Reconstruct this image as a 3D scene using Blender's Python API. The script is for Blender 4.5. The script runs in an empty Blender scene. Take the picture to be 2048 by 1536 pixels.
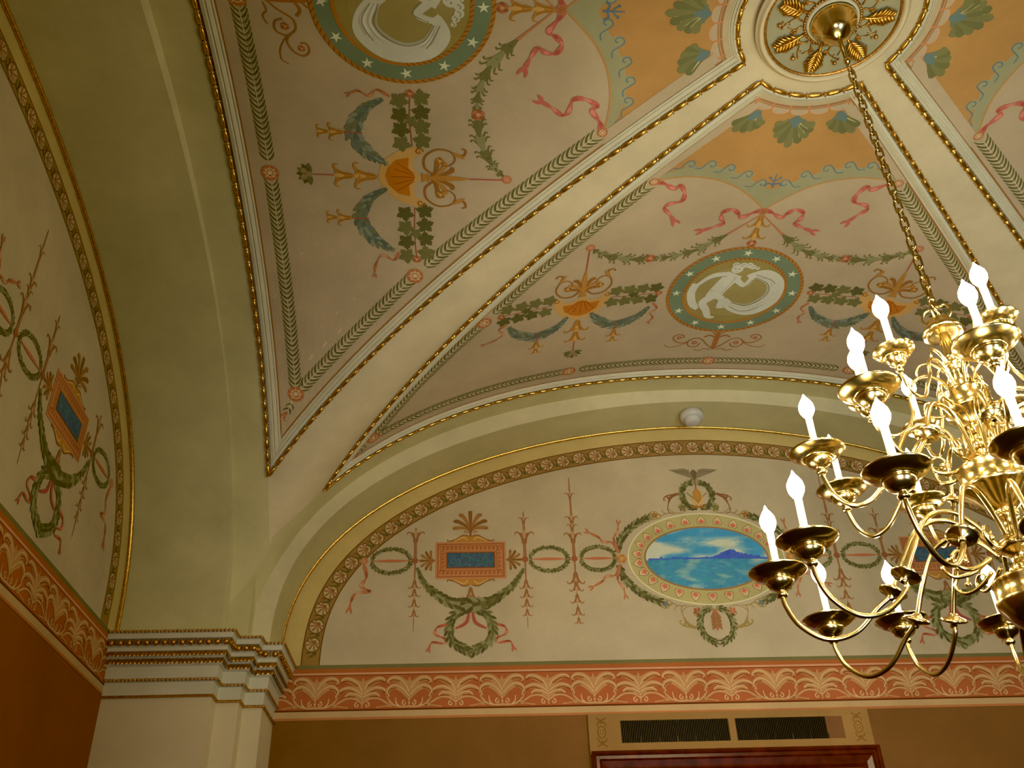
import bpy, math, random
from mathutils import Vector
from mathutils.geometry import tessellate_polygon
random.seed(7)
PI = math.pi
col = bpy.context.scene.collection

# ------------------------------------------------------------------ dimensions (metres, eye level at z = 0)
XM, YM = 3.6301, 3.3912                 # centre of the bay (x, -y)
W1, W2, W3, D1, D2, D3 = .5925, .7196, .8285, .5813, .4629, .3545   # stepped plan of the corner piers
AB, LB = XM - W2, YM - D2               # half spans of the vault
Z0, BB, NB, RB_ = 1.9826, 1.7996, 2.0992, -.0433
Z0L, BL, NL, RL = 2.0109, 1.8446, 2.0226, -.0901
BA, NA, NA2 = 1.7038, 1.8261, 2.3481    # back lunette arch
LA, NLA, NLA2 = 1.7572, 2.0938, 2.3481
ZT, ZCAP, FLOOR = 1.976, 1.966, -1.6
RX, FY = 2 * XM, -2 * YM                # right wall x, front wall y
ZCEN = Z0 + BB + RB_ * 1.0

# ------------------------------------------------------------------ colours
def lin(c):
    c /= 255.
    return c / 12.92 if c <= .04045 else ((c + .055) / 1.055) ** 2.4
def P(r, g, b):                          # paint colour given as seen beside the cream plaster of the vault
    return (min(.9, lin(r) / .434 * .62), min(.9, lin(g) / .275 * .50), min(.9, lin(b) / .141 * .345))
PLASTER = P(176, 143, 106); LUN = P(178, 147, 108); CREAM = P(194, 162, 119); SOFFIT = P(182, 156, 106)
BROWN = P(140, 98, 50); DKBROWN = P(96, 58, 28)
GREEN = [P(113, 98, 56), P(96, 83, 46), P(138, 122, 78), P(88, 75, 42)]
OLIVE = [P(118, 102, 54), P(100, 86, 44), P(140, 122, 72)]
SWAG = [P(110, 106, 84), P(96, 95, 74), P(130, 124, 96), P(114, 106, 72)]
RED = [P(182, 94, 74), P(164, 78, 60), P(198, 118, 92)]
LRED = [P(172, 104, 66), P(150, 84, 52), P(192, 130, 90)]
ORANGE = [P(172, 114, 54), P(148, 92, 42), P(194, 140, 78)]
ROSE = P(172, 100, 60); LIGHT = P(200, 168, 122)
TERRA = P(148, 92, 46)

# ------------------------------------------------------------------ mesh helpers
class MB:
    def __init__(s): s.v = []; s.f = []; s.c = []; s.h = 0
    def add(s, vs, fs, c=None):
        o = len(s.v); s.v += vs
        for f in fs: s.f.append(tuple(i + o for i in f)); s.c.append(c)
    def build(s, name, m, parent=None, smooth=False):
        me = bpy.data.meshes.new(name); me.from_pydata(s.v, [], s.f)
        if any(c is not None for c in s.c):
            a = me.color_attributes.new('Col', 'FLOAT_COLOR', 'CORNER'); buf = []
            for f, c in zip(s.f, s.c):
                c = c or (1, 1, 1); buf += [c[0], c[1], c[2], 1.] * len(f)
            a.data.foreach_set('color', buf)
        if smooth: me.polygons.foreach_set('use_smooth', [True] * len(me.polygons))
        me.materials.append(m); me.update()
        o = bpy.data.objects.new(name, me); col.objects.link(o)
        if parent is not None: o.parent = parent
        return o
    def box(s, a, b, c=None):
        x0, y0, z0 = a; x1, y1, z1 = b
        s.add([(x0,y0,z0),(x1,y0,z0),(x1,y1,z0),(x0,y1,z0),(x0,y0,z1),(x1,y0,z1),(x1,y1,z1),(x0,y1,z1)],
              [(0,3,2,1),(4,5,6,7),(0,1,5,4),(1,2,6,5),(2,3,7,6),(3,0,4,7)], c)
    def grid(s, rows, c=None, closed=False, cf=None):
        n = len(rows[0]); o = len(s.v)
        for r in rows: s.v += [tuple(p) for p in r]
        for j in range(len(rows) - 1):
            for i in range(n if closed else n - 1):
                k = (i + 1) % n
                s.f.append((o + j*n + i, o + j*n + k, o + (j+1)*n + k, o + (j+1)*n + i)); s.c.append(cf(j, i) if cf else c)
    def lathe(s, prof, n=24, at=(0,0,0), c=None):
        s.grid([[(at[0] + r*math.cos(2*PI*i/n), at[1] + r*math.sin(2*PI*i/n), at[2] + z) for i in range(n)] for r, z in prof], c, True)
    def tube(s, path, r, n=10, c=None, cap=True):
        pts = [Vector(p) for p in path]; rings = []; N = None
        for i, p in enumerate(pts):
            t = (pts[min(i+1, len(pts)-1)] - pts[max(i-1, 0)]).normalized()
            if N is None:
                N = t.orthogonal().normalized()
            N = (N - t * N.dot(t)).normalized(); B = t.cross(N)
            rr = r(i / (len(pts)-1)) if callable(r) else r
            rings.append([p + (N*math.cos(2*PI*k/n) + B*math.sin(2*PI*k/n)) * rr for k in range(n)])
        s.grid(rings, c, True)
        if cap:
            o = len(s.v) - n; a = o - n*(len(pts)-1)
            s.f.append(tuple(range(a + n - 1, a - 1, -1))); s.c.append(c); s.f.append(tuple(range(o, o + n))); s.c.append(c)
    def bead(s, p, t, nrm, L, r, c=None, n=6):           # long bead with a spiked collar, lying along t
        t = t.normalized(); b = t.cross(nrm).normalized(); nn = b.cross(t)
        prof = [(-.5, .15), (-.42, .62), (-.22, .95), (0, 1.), (.22, .95), (.36, .6), (.40, .45), (.43, 1.25), (.47, 1.25), (.5, .35)]
        s.grid([[p + t*(L*q) + (b*math.cos(2*PI*k/n) + nn*math.sin(2*PI*k/n))*(r*w) for k in range(n)] for q, w in prof], c, True)
    def ball(s, p, r, n=8, m=5, c=None, sc=(1,1,1)):
        s.grid([[(p[0]+sc[0]*r*math.sin(PI*j/m)*math.cos(2*PI*i/n), p[1]+sc[1]*r*math.sin(PI*j/m)*math.sin(2*PI*i/n), p[2]-sc[2]*r*math.cos(PI*j/m)) for i in range(n)] for j in range(m+1)], c, True)

def empty(name, loc=(0,0,0), rz=0, parent=None):
    o = bpy.data.objects.new(name, None); col.objects.link(o); o.location = loc; o.rotation_euler = (0,0,rz); o.empty_display_size = .1
    if parent is not None: o.parent = parent
    return o
def tag(o, label=None, cat=None, group=None, kind=None):
    for k, v in (('label', label), ('category', cat), ('group', group), ('kind', kind)):
        if v: o[k] = v
    return o
def cat(pts, n=6, closed=False):         # Catmull-Rom through the points
    if len(pts) < 3: 
        a, b = pts; return [(a[0]+(b[0]-a[0])*i/n, a[1]+(b[1]-a[1])*i/n) for i in range(n+1)]
    out = []; N = len(pts); d = len(pts[0])
    for i in range(N if closed else N-1):
        g = lambda k: pts[k % N] if closed else pts[max(0, min(N-1, k))]
        p0, p1, p2, p3 = g(i-1), g(i), g(i+1), g(i+2)
        for k in range(n):
            t = k/n
            out.append(tuple(.5*(2*p1[q] + (p2[q]-p0[q])*t + (2*p0[q]-5*p1[q]+4*p2[q]-p3[q])*t*t + (3*p1[q]-p0[q]-3*p2[q]+p3[q])*t**3) for q in range(d)))
    if not closed: out.append(tuple(pts[-1]))
    return out

# ------------------------------------------------------------------ materials
def mat(name, base=(.8,.8,.8), rough=.6, metal=0., noise=None, bump=0., spec=.3):
    m = bpy.data.materials.new(name); m.use_nodes = True; nt = m.node_tree; b = nt.nodes['Principled BSDF']
    b.inputs['Base Color'].default_value = (*base, 1); b.inputs['Roughness'].default_value = rough; b.inputs['Metallic'].default_value = metal
    b.inputs['Specular IOR Level'].default_value = spec
    tc = nt.nodes.new('ShaderNodeTexCoord')
    if noise:
        n = nt.nodes.new('ShaderNodeTexNoise'); n.inputs['Scale'].default_value = noise[0]; n.inputs['Detail'].default_value = 5
        nt.links.new(tc.outputs['Object'], n.inputs['Vector'])
        r = nt.nodes.new('ShaderNodeValToRGB'); r.color_ramp.elements[0].color = (*[x*(1-noise[1]) for x in base], 1); r.color_ramp.elements[1].color = (*[min(1, x*(1+noise[1])) for x in base], 1)
        r.color_ramp.elements[0].position = .3; r.color_ramp.elements[1].position = .7
        nt.links.new(n.outputs['Fac'], r.inputs['Fac']); nt.links.new(r.outputs['Color'], b.inputs['Base Color'])
        if bump:
            bp = nt.nodes.new('ShaderNodeBump'); bp.inputs['Strength'].default_value = bump; bp.inputs['Distance'].default_value = .01
            nt.links.new(n.outputs['Fac'], bp.inputs['Height']); nt.links.new(bp.outputs['Normal'], b.inputs['Normal'])
    return m
def paint_mat(name, rough=.82, amt=.16):
    m = bpy.data.materials.new(name); m.use_nodes = True; nt = m.node_tree; b = nt.nodes['Principled BSDF']
    a = nt.nodes.new('ShaderNodeAttribute'); a.attribute_name = 'Col'
    tc = nt.nodes.new('ShaderNodeTexCoord'); mix = nt.nodes.new('ShaderNodeMix'); mix.data_type = 'RGBA'; mix.blend_type = 'MULTIPLY'; mix.inputs['Factor'].default_value = 1
    n = nt.nodes.new('ShaderNodeTexNoise'); n.inputs['Scale'].default_value = 2.2; n.inputs['Detail'].default_value = 8; n.inputs['Roughness'].default_value = .65
    nt.links.new(tc.outputs['Object'], n.inputs['Vector'])
    r = nt.nodes.new('ShaderNodeMapRange'); r.inputs['From Min'].default_value = .3; r.inputs['From Max'].default_value = .7; r.inputs['To Min'].default_value = 1 - amt; r.inputs['To Max'].default_value = 1 + amt*.4
    nt.links.new(n.outputs['Fac'], r.inputs['Value'])
    n2 = nt.nodes.new('ShaderNodeTexNoise'); n2.inputs['Scale'].default_value = 260; nt.links.new(tc.outputs['Object'], n2.inputs['Vector'])
    r2 = nt.nodes.new('ShaderNodeMapRange'); r2.inputs['To Min'].default_value = .9; r2.inputs['To Max'].default_value = 1.1; nt.links.new(n2.outputs['Fac'], r2.inputs['Value'])
    mu = nt.nodes.new('ShaderNodeMath'); mu.operation = 'MULTIPLY'; nt.links.new(r.outputs['Result'], mu.inputs[0]); nt.links.new(r2.outputs['Result'], mu.inputs[1])
    nt.links.new(a.outputs['Color'], mix.inputs['A']); nt.links.new(mu.outputs['Value'], mix.inputs['B'])
    nt.links.new(mix.outputs['Result'], b.inputs['Base Color']); b.inputs['Roughness'].default_value = rough; b.inputs['Specular IOR Level'].default_value = .2
    return m
PAINT = paint_mat('painted_plaster')
WHITE = mat('white_moulding', P(188, 164, 128), .6, noise=(6, .05))
CREAMM = mat('cream_plaster', CREAM, .7, noise=(2.5, .05))
GOLD = mat('gilding', (.72, .43, .12), .32, .95, noise=(60, .3), bump=.15)
GOLDDK = mat('old_gilding', (.56, .30, .085), .40, .85, noise=(80, .4), bump=.2)
BRASS = mat('polished_brass', (.84, .66, .32), .20, 1., noise=(9, .08))
SLEEVE = mat('candle_sleeve', (.85, .83, .80), .45)
PLASTIC = mat('white_plastic', (.62, .60, .55), .4)
MAHOG = mat('mahogany', (.115, .018, .010), .25, noise=(14, .35), spec=.5)
DARK = mat('dark_void', (.012, .009, .006), .9)
SLAT = mat('grille_bronze', (.07, .05, .03), .5, .5)
FLOORM = mat('carpet', (.075, .045, .03), .9, noise=(30, .3))
bulbm = bpy.data.materials.new('lamp_glow'); bulbm.use_nodes = True
_b = bulbm.node_tree.nodes['Principled BSDF']; _b.inputs['Base Color'].default_value = (1, .9, .75, 1)
_b.inputs['Emission Color'].default_value = (1, .905, .56, 1); _b.inputs['Emission Strength'].default_value = 128
glassm = bpy.data.materials.new('window_glass'); glassm.use_nodes = True
_b = glassm.node_tree.nodes['Principled BSDF']; _b.inputs['Transmission Weight'].default_value = 1; _b.inputs['Roughness'].default_value = 0.02; _b.inputs['IOR'].default_value = 1.02

# ------------------------------------------------------------------ vault surface
def ee(u, n): return max(0., 1 - min(abs(u), 1.)**n)**(1/n)
def smooth(x): x = max(0., min(1., x)); return x*x*(3-2*x)
def vz(X, Y):                            # height of the vault over a point given from the bay centre
    au, av = abs(X)/AB, abs(Y)/LB
    K = .085; hh = max(0., K - abs(au-av))/K
    mn = min(au, av) - hh*hh*K*.25; mx = min(max(au, av), 1.3); dn = 1 - mx*mx
    w = smooth((av - au)/.16 + .5)
    return w*(Z0 + BB*ee(mn, NB) + RB_*dn) + (1-w)*(Z0L + BL*ee(mn, NL) + RL*dn)
def arctab(a, B, n):
    xs = [0.]; ss = [0.]; pz = B; N = 1500
    for i in range(1, N+1):
        u = 1 - (1 - i/N)**3; x = a*u; z = B*ee(u, n); ss.append(ss[-1] + math.hypot(x-xs[-1], z-pz)); xs.append(x); pz = z
    return xs, ss
TB, TL = arctab(AB, BB, NB), arctab(LB, BL, NL)
import bisect
def interp(x, xs, ys):
    if x <= xs[0]: return ys[0]
    if x >= xs[-1]: return ys[-1]
    i = bisect.bisect_right(xs, x); t = (x - xs[i-1])/max(1e-12, xs[i]-xs[i-1]); return ys[i-1] + (ys[i]-ys[i-1])*t
class Cell:                              # a = arc length across the cell, b = -(distance from the centre of the bay)
    def __init__(s, side):
        s.side = side; s.lat = side in ('left', 'right')
        s.L, s.A, s.tab = (LB, AB, TL) if s.lat else (AB, LB, TB)     # half span across, half depth
        s.ta = s.A - (.0817 if s.lat else .0785)
    def plan(s, a, b):
        X = math.copysign(interp(abs(a), s.tab[1], s.tab[0]), a); t = -b
        return {'back': (X, t), 'front': (-X, -t), 'left': (-t, X), 'right': (t, -X)}[s.side]
    def P(s, a, b, h=0.):
        X, Y = s.plan(a, b); e = .004
        z = vz(X, Y); n = Vector((-(vz(X+e, Y)-vz(X-e, Y))/(2*e), -(vz(X, Y+e)-vz(X, Y-e))/(2*e), 1)); n.normalize()
        return Vector((XM + X, -YM + Y, z)) - n*h
    def off(s, f): return (.1856 - .1348*f) if s.lat else (.2252 - .1744*f)
    def rib(s, f):                       # rib edge (outline of the panel), f = 0 at the corner, 1 at the centre: (a>0, t)
        o = s.off(f); x = s.L*(1-f) - o*.707; t = s.A*(1-f) + o*.707
        return interp(x, s.tab[0], s.tab[1]), t, f
    def ribpts(s):
        if not hasattr(s, '_r'): s._r = [s.rib(.02 + .97*i/240) for i in range(241)]
        return s._r
    def side_line(s, d, n=60):           # right edge inset by d, from the arch end to the ring end
        r = s.ribpts(); pts = []
        for i, (a, t, f) in enumerate(r):
            a0, t0, _ = r[max(0, i-1)]; a1, t1, _ = r[min(len(r)-1, i+1)]
            dx, dy = a1-a0, t1-t0; l = math.hypot(dx, dy); pts.append((a + dy/l*d*.85, t - dx/l*d*.85))
        ta = s.ta - d; R = .4146 + d*.52
        out = [p for p in pts if p[1] < ta and math.hypot(*p) > R]
        i0 = pts.index(out[0]); p, q = pts[max(0, i0-1)], out[0]
        if p[1] > ta: t = (p[1]-ta)/(p[1]-q[1]); out.insert(0, (p[0]+(q[0]-p[0])*t, ta))
        i1 = pts.index(out[-1]); q, p = out[-1], pts[min(len(pts)-1, i1+1)]
        if math.hypot(*p) < R:
            t = (math.hypot(*q)-R)/(math.hypot(*q)-math.hypot(*p)); out.append((q[0]+(p[0]-q[0])*t, q[1]+(p[1]-q[1])*t))
        cum = [0.]
        for i in range(1, len(out)): cum.append(cum[-1] + math.hypot(out[i][0]-out[i-1][0], out[i][1]-out[i-1][1]))
        xs = [o[0] for o in out]; ys = [o[1] for o in out]
        return [(interp(cum[-1]*i/n, cum, xs), interp(cum[-1]*i/n, cum, ys)) for i in range(n+1)]
    def outline(s, d, n=60):             # closed outline inset by d, as (a, b)
        r = s.side_line(d, n); a0, t0 = r[0]; a1, t1 = r[-1]
        right = [(a, -t) for a, t in r]
        ang = math.atan2(t1, a1); R = math.hypot(a1, t1); m = 24
        ring = [(R*math.cos(ang + (PI-2*ang)*i/m), -R*math.sin(ang + (PI-2*ang)*i/m)) for i in range(1, m)]
        left = [(-a, b) for a, b in reversed(right)]
        arch = [(-a0 + 2*a0*i/(2*n), -t0) for i in range(1, 2*n)]
        return right + ring + left + arch, (len(right), len(ring), len(left), len(arch))

class Wall:                              # a along the wall from its centre (to the right as seen from the room), b = height
    def __init__(s, side, c=0.): s.side = side; s.c = c
    def P(s, a, b, h=0.):
        a = a + s.c
        return {'back': Vector((XM + a, -h, b)), 'left': Vector((h, -YM + a, b)), 'right': Vector((RX - h, -YM - a, b)), 'front': Vector((XM - a, FY + h, b))}[s.side]

# ------------------------------------------------------------------ the painter
class Art:
    def __init__(s, surf): s.S = surf; s.mb = None; s.lim = None; s.sg = 1; s.ox = s.oy = 0.
    def begin(s, h=.004): s.mb = MB(); s.h = s.h0 = h; return s
    def rs(s): s.h = s.h0
    def end(s, name, parent): return s.mb.build(name, PAINT, parent)
    def V(s, x, y):
        x = s.sg*(x + s.ox)
        if s.lim: x = max(s.lim[0], min(s.lim[1], x))
        return tuple(s.S.P(x, y + s.oy, s.h))
    def up(s, d=.0008): s.h0 += d; s.h = s.h0
    def lift(s):
        s.h += 2e-5
        if s.h > s.h0 + .0022: s.h = s.h0
    def poly(s, pts, c):
        s.lift(); vs = [s.V(*p) for p in pts]
        tri = tessellate_polygon([[Vector((p[0], p[1], 0)) for p in pts]])
        if isinstance(s.S, Cell) and max(p[0] for p in pts) - min(p[0] for p in pts) > .12:
            st = [tuple(pts[i] for i in t) for t in tri]; out = []
            while st:
                t = st.pop(); d = [math.hypot(t[i][0]-t[(i+1) % 3][0], t[i][1]-t[(i+1) % 3][1]) for i in range(3)]; m = d.index(max(d))
                if d[m] > .045:
                    a, b, q = t[m], t[(m+1) % 3], t[(m+2) % 3]; h = ((a[0]+b[0])/2, (a[1]+b[1])/2); st += [(a, h, q), (h, b, q)]
                else: out.append(t)
            for t in out: s.mb.add([s.V(*p) for p in t], [(0, 1, 2)], c)
            return
        s.mb.add(vs, tri, c)
    def stroke(s, pts, w, c, n=6, closed=False, raw=False):
        q = pts if raw else cat(pts, n, closed); s.lift(); N = len(q); rows = []
        for i, p in enumerate(q):
            a, b = (q[(i-1) % N], q[(i+1) % N]) if closed else (q[max(0, i-1)], q[min(N-1, i+1)])
            dx, dy = b[0]-a[0], b[1]-a[1]; l = math.hypot(dx, dy) or 1
            u = i/(N-1); ww = (w(u) if callable(w) else w)*.5; nx, ny = -dy/l*ww, dx/l*ww
            rows.append([s.V(p[0]+nx, p[1]+ny), s.V(p[0]-nx, p[1]-ny)])
        if closed: rows.append(rows[0])
        s.mb.grid(rows, c)
    def leaf(s, x, y, ang, L, W, c, bend=0.):
        p = []; a = ang; px, py = x, y; n = 4
        for i in range(n+1):
            p.append((px, py)); a2 = ang + bend*i/n; px += L/n*math.cos(a2); py += L/n*math.sin(a2)
        s.stroke(p, lambda u: W*max(.06, math.sin(PI*min(1, .12+.88*u))**.8 if u < .97 else .06), c, raw=True)
    def ell(s, x, y, rx, ry, c, n=28, rot=0.):
        cr, sr = math.cos(rot), math.sin(rot)
        s.lift(); vs = [s.V(x, y)]; rings = 1 if max(rx, ry) < .12 else 5
        for k in range(1, rings+1):
            vs += [s.V(x + (rx*cr*math.cos(2*PI*i/n) - ry*sr*math.sin(2*PI*i/n))*k/rings, y + (rx*sr*math.cos(2*PI*i/n) + ry*cr*math.sin(2*PI*i/n))*k/rings) for i in range(n)]
        f = [(0, 1+i, 1+(i+1) % n) for i in range(n)]
        for k in range(rings-1): f += [(1+k*n+i, 1+(k+1)*n+i, 1+(k+1)*n+(i+1) % n, 1+k*n+(i+1) % n) for i in range(n)]
        s.mb.add(vs, f, c)
    def ring(s, x, y, rx, ry, w, c, n=64):
        s.stroke([(x + rx*math.cos(2*PI*i/n), y + ry*math.sin(2*PI*i/n)) for i in range(n)], w, c, raw=True, closed=True)
    def star(s, x, y, r, c, rot=0.):
        p = [(x + (r if i % 2 == 0 else r*.36)*math.cos(rot + PI/2 + PI*i/5), y + (r if i % 2 == 0 else r*.36)*math.sin(rot + PI/2 + PI*i/5)) for i in range(10)]
        s.poly(p, c)
    def rosette(s, x, y, r, c=ROSE, c2=LIGHT, n=8):
        s.ell(x, y, r, r, c, 20)
        for i in range(n): s.leaf(x, y, 2*PI*i/n, r*.96, r*.10, c2)
        s.ring(x, y, r*.55, r*.55, r*.10, c2, 16); s.ell(x, y, r*.22, r*.22, c2, 8)
    def flower(s, x, y, r, cs):
        for i in range(6): s.ell(x + r*.55*math.cos(PI*i/3), y + r*.55*math.sin(PI*i/3), r*.46, r*.46, cs[i % 2], 8)
        s.ell(x, y, r*.35, r*.35, cs[2], 8)
    def bell(s, x, y, ang, L, cs):       # bell flower opening along ang, base at x, y
        ca, sa = math.cos(ang), math.sin(ang); T = lambda u, v: (x + (u*ca - v*sa)*L, y + (u*sa + v*ca)*L)
        s.poly([T(0, -.06), T(.2, -.16), (T(.6, -.2)), T(.85, -.34), T(.8, 0), T(.85, .34), T(.6, .2), T(.2, .16), T(0, .06)], cs[0])
        for g in (1, -1):
            s.stroke([T(.5, .12*g), T(.8, .3*g), T(.86, .52*g), T(.68, .58*g)], lambda u: L*(.15-.1*u), cs[0])
            s.stroke([T(.1, .06*g), T(.5, .12*g), T(.78, .26*g)], L*.05, cs[1])
        s.leaf(*T(.45, 0), ang, L*.62, L*.2, cs[2])
    def ribbon(s, pts, w, cs):
        W = lambda u: w*(.40 + .60*abs(math.sin(u*(len(pts)-1)*PI*.72 + .5)))*(1-.25*u)
        s.stroke(pts, W, cs[0], 8); q = cat(pts, 8); k = max(4, len(q)//(len(pts)-1)); N = len(q) - 1
        for i in range(k//2, len(q)-6, k):
            m = min(6, len(q)-1-i); s.stroke(q[i:i+m+1], lambda u, i=i, m=m: W((i+u*m)/N)*.8*math.sin(PI*u), cs[1 + (i//k) % 2], raw=True)
        (ax, ay), (bx, by) = q[-3], q[-1]; a = math.atan2(by-ay, bx-ax)
        for d in (.6, -.6): s.leaf(bx, by, a+d, w*1.7, w*.6, cs[0], -d)
    def wreath(s, path, w, cs, n, base=None, closed=False, flip=1, taper=None):   # leafy band along a path
        q = cat(path, 10, closed); tw = taper or (lambda u: 1.)
        s.stroke(q, (lambda u: w*.62*tw(u)), base or cs[1], raw=True, closed=closed)
        cum = [0.]
        for i in range(1, len(q)): cum.append(cum[-1] + math.hypot(q[i][0]-q[i-1][0], q[i][1]-q[i-1][1]))
        for k in range(n):
            u = (k+.5)/n; d = u*cum[-1]; i = max(1, min(len(q)-1, bisect.bisect(cum, d))); x, y = q[i]
            a = math.atan2(q[i][1]-q[i-1][1], q[i][0]-q[i-1][0]) + (PI if flip < 0 else 0); W = w*tw(u)
            for dv in (.75, -.75, 0.):
                c = cs[random.randrange(len(cs))]
                off = (.16 if dv else 0)*W*(1 if dv > 0 else -1)
                s.leaf(x - off*math.sin(a), y + off*math.cos(a), a + dv*random.uniform(.6, 1.), W*(.62 if dv else .7), W*.26, c, -dv*.5)
    def palmette(s, x, y, ang, R, cs, n=7, spread=1.9, wid=.2, curl=.5):
        for i in range(n):
            k = (i - (n-1)/2)/((n-1)/2); r = R*(1 - .30*abs(k)**1.5); a1, a2 = ang + k*spread*.28, ang + k*spread*.5
            p1 = (x + r*.42*math.cos(a1), y + r*.42*math.sin(a1)); p2 = (x + r*.92*math.cos(a2), y + r*.92*math.sin(a2))
            g = (k > .01) - (k < -.01); tx, ty = -math.sin(a2)*g, math.cos(a2)*g
            p3 = (p2[0] + r*.10*math.cos(a2)*(1 if not g else .3) + tx*r*.13*curl*2, p2[1] + r*.10*math.sin(a2)*(1 if not g else .3) + ty*r*.13*curl*2)
            s.stroke([(x, y), p1, p2, p3], lambda u: R*wid*(.25 + .75*smooth(u*1.5))*(1 if u < .88 else max(.15, (1-u)/.12)), cs[i % 2 if len(cs) > 1 else 0])
    def spiral(s, x, y, r0, a0, turns, w, c, dirn=1, r1=.12):
        n = int(abs(turns)*16) + 4
        s.stroke([(x + r0*(1-(1-r1)*i/n)*math.cos(a0 + dirn*2*PI*turns*i/n), y + r0*(1-(1-r1)*i/n)*math.sin(a0 + dirn*2*PI*turns*i/n)) for i in range(n+1)], lambda u: w*(1-.4*u), c, raw=True)
    def vineleaf(s, x, y, r, ang, cs):
        p = []
        for i in range(30):
            a = ang + 2*PI*i/30; k = .80 + .17*math.cos(5*(a-ang)) + .07*math.cos(15*(a-ang)); p.append((x + r*k*math.cos(a), y + r*k*math.sin(a)))
        s.poly(p, cs[random.randrange(2)]); s.leaf(x - .6*r*math.cos(ang), y - .6*r*math.sin(ang), ang, r*1.1, r*.12, cs[2])

def leaf_border(A, path, w, step=.030, flip=1, cs=GREEN):
    q = cat(path, 40); cum = [0.]
    for i in range(1, len(q)): cum.append(cum[-1] + math.hypot(q[i][0]-q[i-1][0], q[i][1]-q[i-1][1]))
    xs = [p[0] for p in q]; ys = [p[1] for p in q]; Lt = cum[-1]; n = int(Lt/step)
    at = lambda d: (interp(d, cum, xs), interp(d, cum, ys))
    for k in range(n):
        A.rs() if k % 12 == 0 else None
        d = (k+.5)*Lt/n; (x, y), (x1, y1) = at(d), at(min(Lt, d+.01)) if d+.01 <= Lt else at(Lt)
        if (x1-x)**2 + (y1-y)**2 < 1e-9: x0, y0 = at(d-.01); a = math.atan2(y-y0, x-x0)
        else: a = math.atan2(y1-y, x1-x)
        if flip < 0: a += PI
        for g in (1, -1):
            A.leaf(x, y, a + g*.80, w*.82, step*.54, cs[k % 2], -g*.45)
            A.leaf(x + .009*math.cos(a), y + .009*math.sin(a), a + g*.80, w*.74, step*.15, LIGHT, -g*.45)
    A.stroke(q[::4] + [q[-1]], .004, LIGHT, raw=True)

# ------------------------------------------------------------------ ceiling: vault, panels, mouldings, painting
def build_vault():
    mb = MB(); n = 40; m = 26
    for side in ('back', 'left', 'right', 'front'):
        lat = side in ('left', 'right'); L, A = (LB, AB) if lat else (AB, LB); ext = (W2 - W1) if lat else (D2 - D3)
        rows = []
        for j in range(m+1):
            k = (math.sin(PI/2*j/m)*.9999 + .0001)*(1 if j == m else .968); t = k*A
            rows.append([(L*k*math.sin(PI/2*(2*i/n-1)), t) for i in range(n+1)])
        rows.insert(m, [(L*.985*math.sin(PI/2*(2*i/n-1)), A - .08) for i in range(n+1)]); rows[m+1] = [(x, A) for x, _ in rows[m+1]]
        rows.append([(x, A + ext) for x, _ in rows[-1]])
        f = {'back': lambda x, t: (x, t), 'front': lambda x, t: (-x, -t), 'left': lambda x, t: (-t, x), 'right': lambda x, t: (t, -x)}[side]
        out = []
        for r in rows:
            o = []
            for x, t in r:
                X, Y = f(x, t); o.append((XM+X, -YM+Y, vz(X, Y)))
            out.append(o)
        mb.grid(out, CREAM, cf=lambda j, i: SOFFIT if j >= m else CREAM)
        ln = [(p[0], p[1], p[2]) for p in out[-1]]                      # short upright strip at the springing
    return tag(mb.build('ceiling', PAINT, None, True), kind='structure')
ceiling = build_vault()

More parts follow.
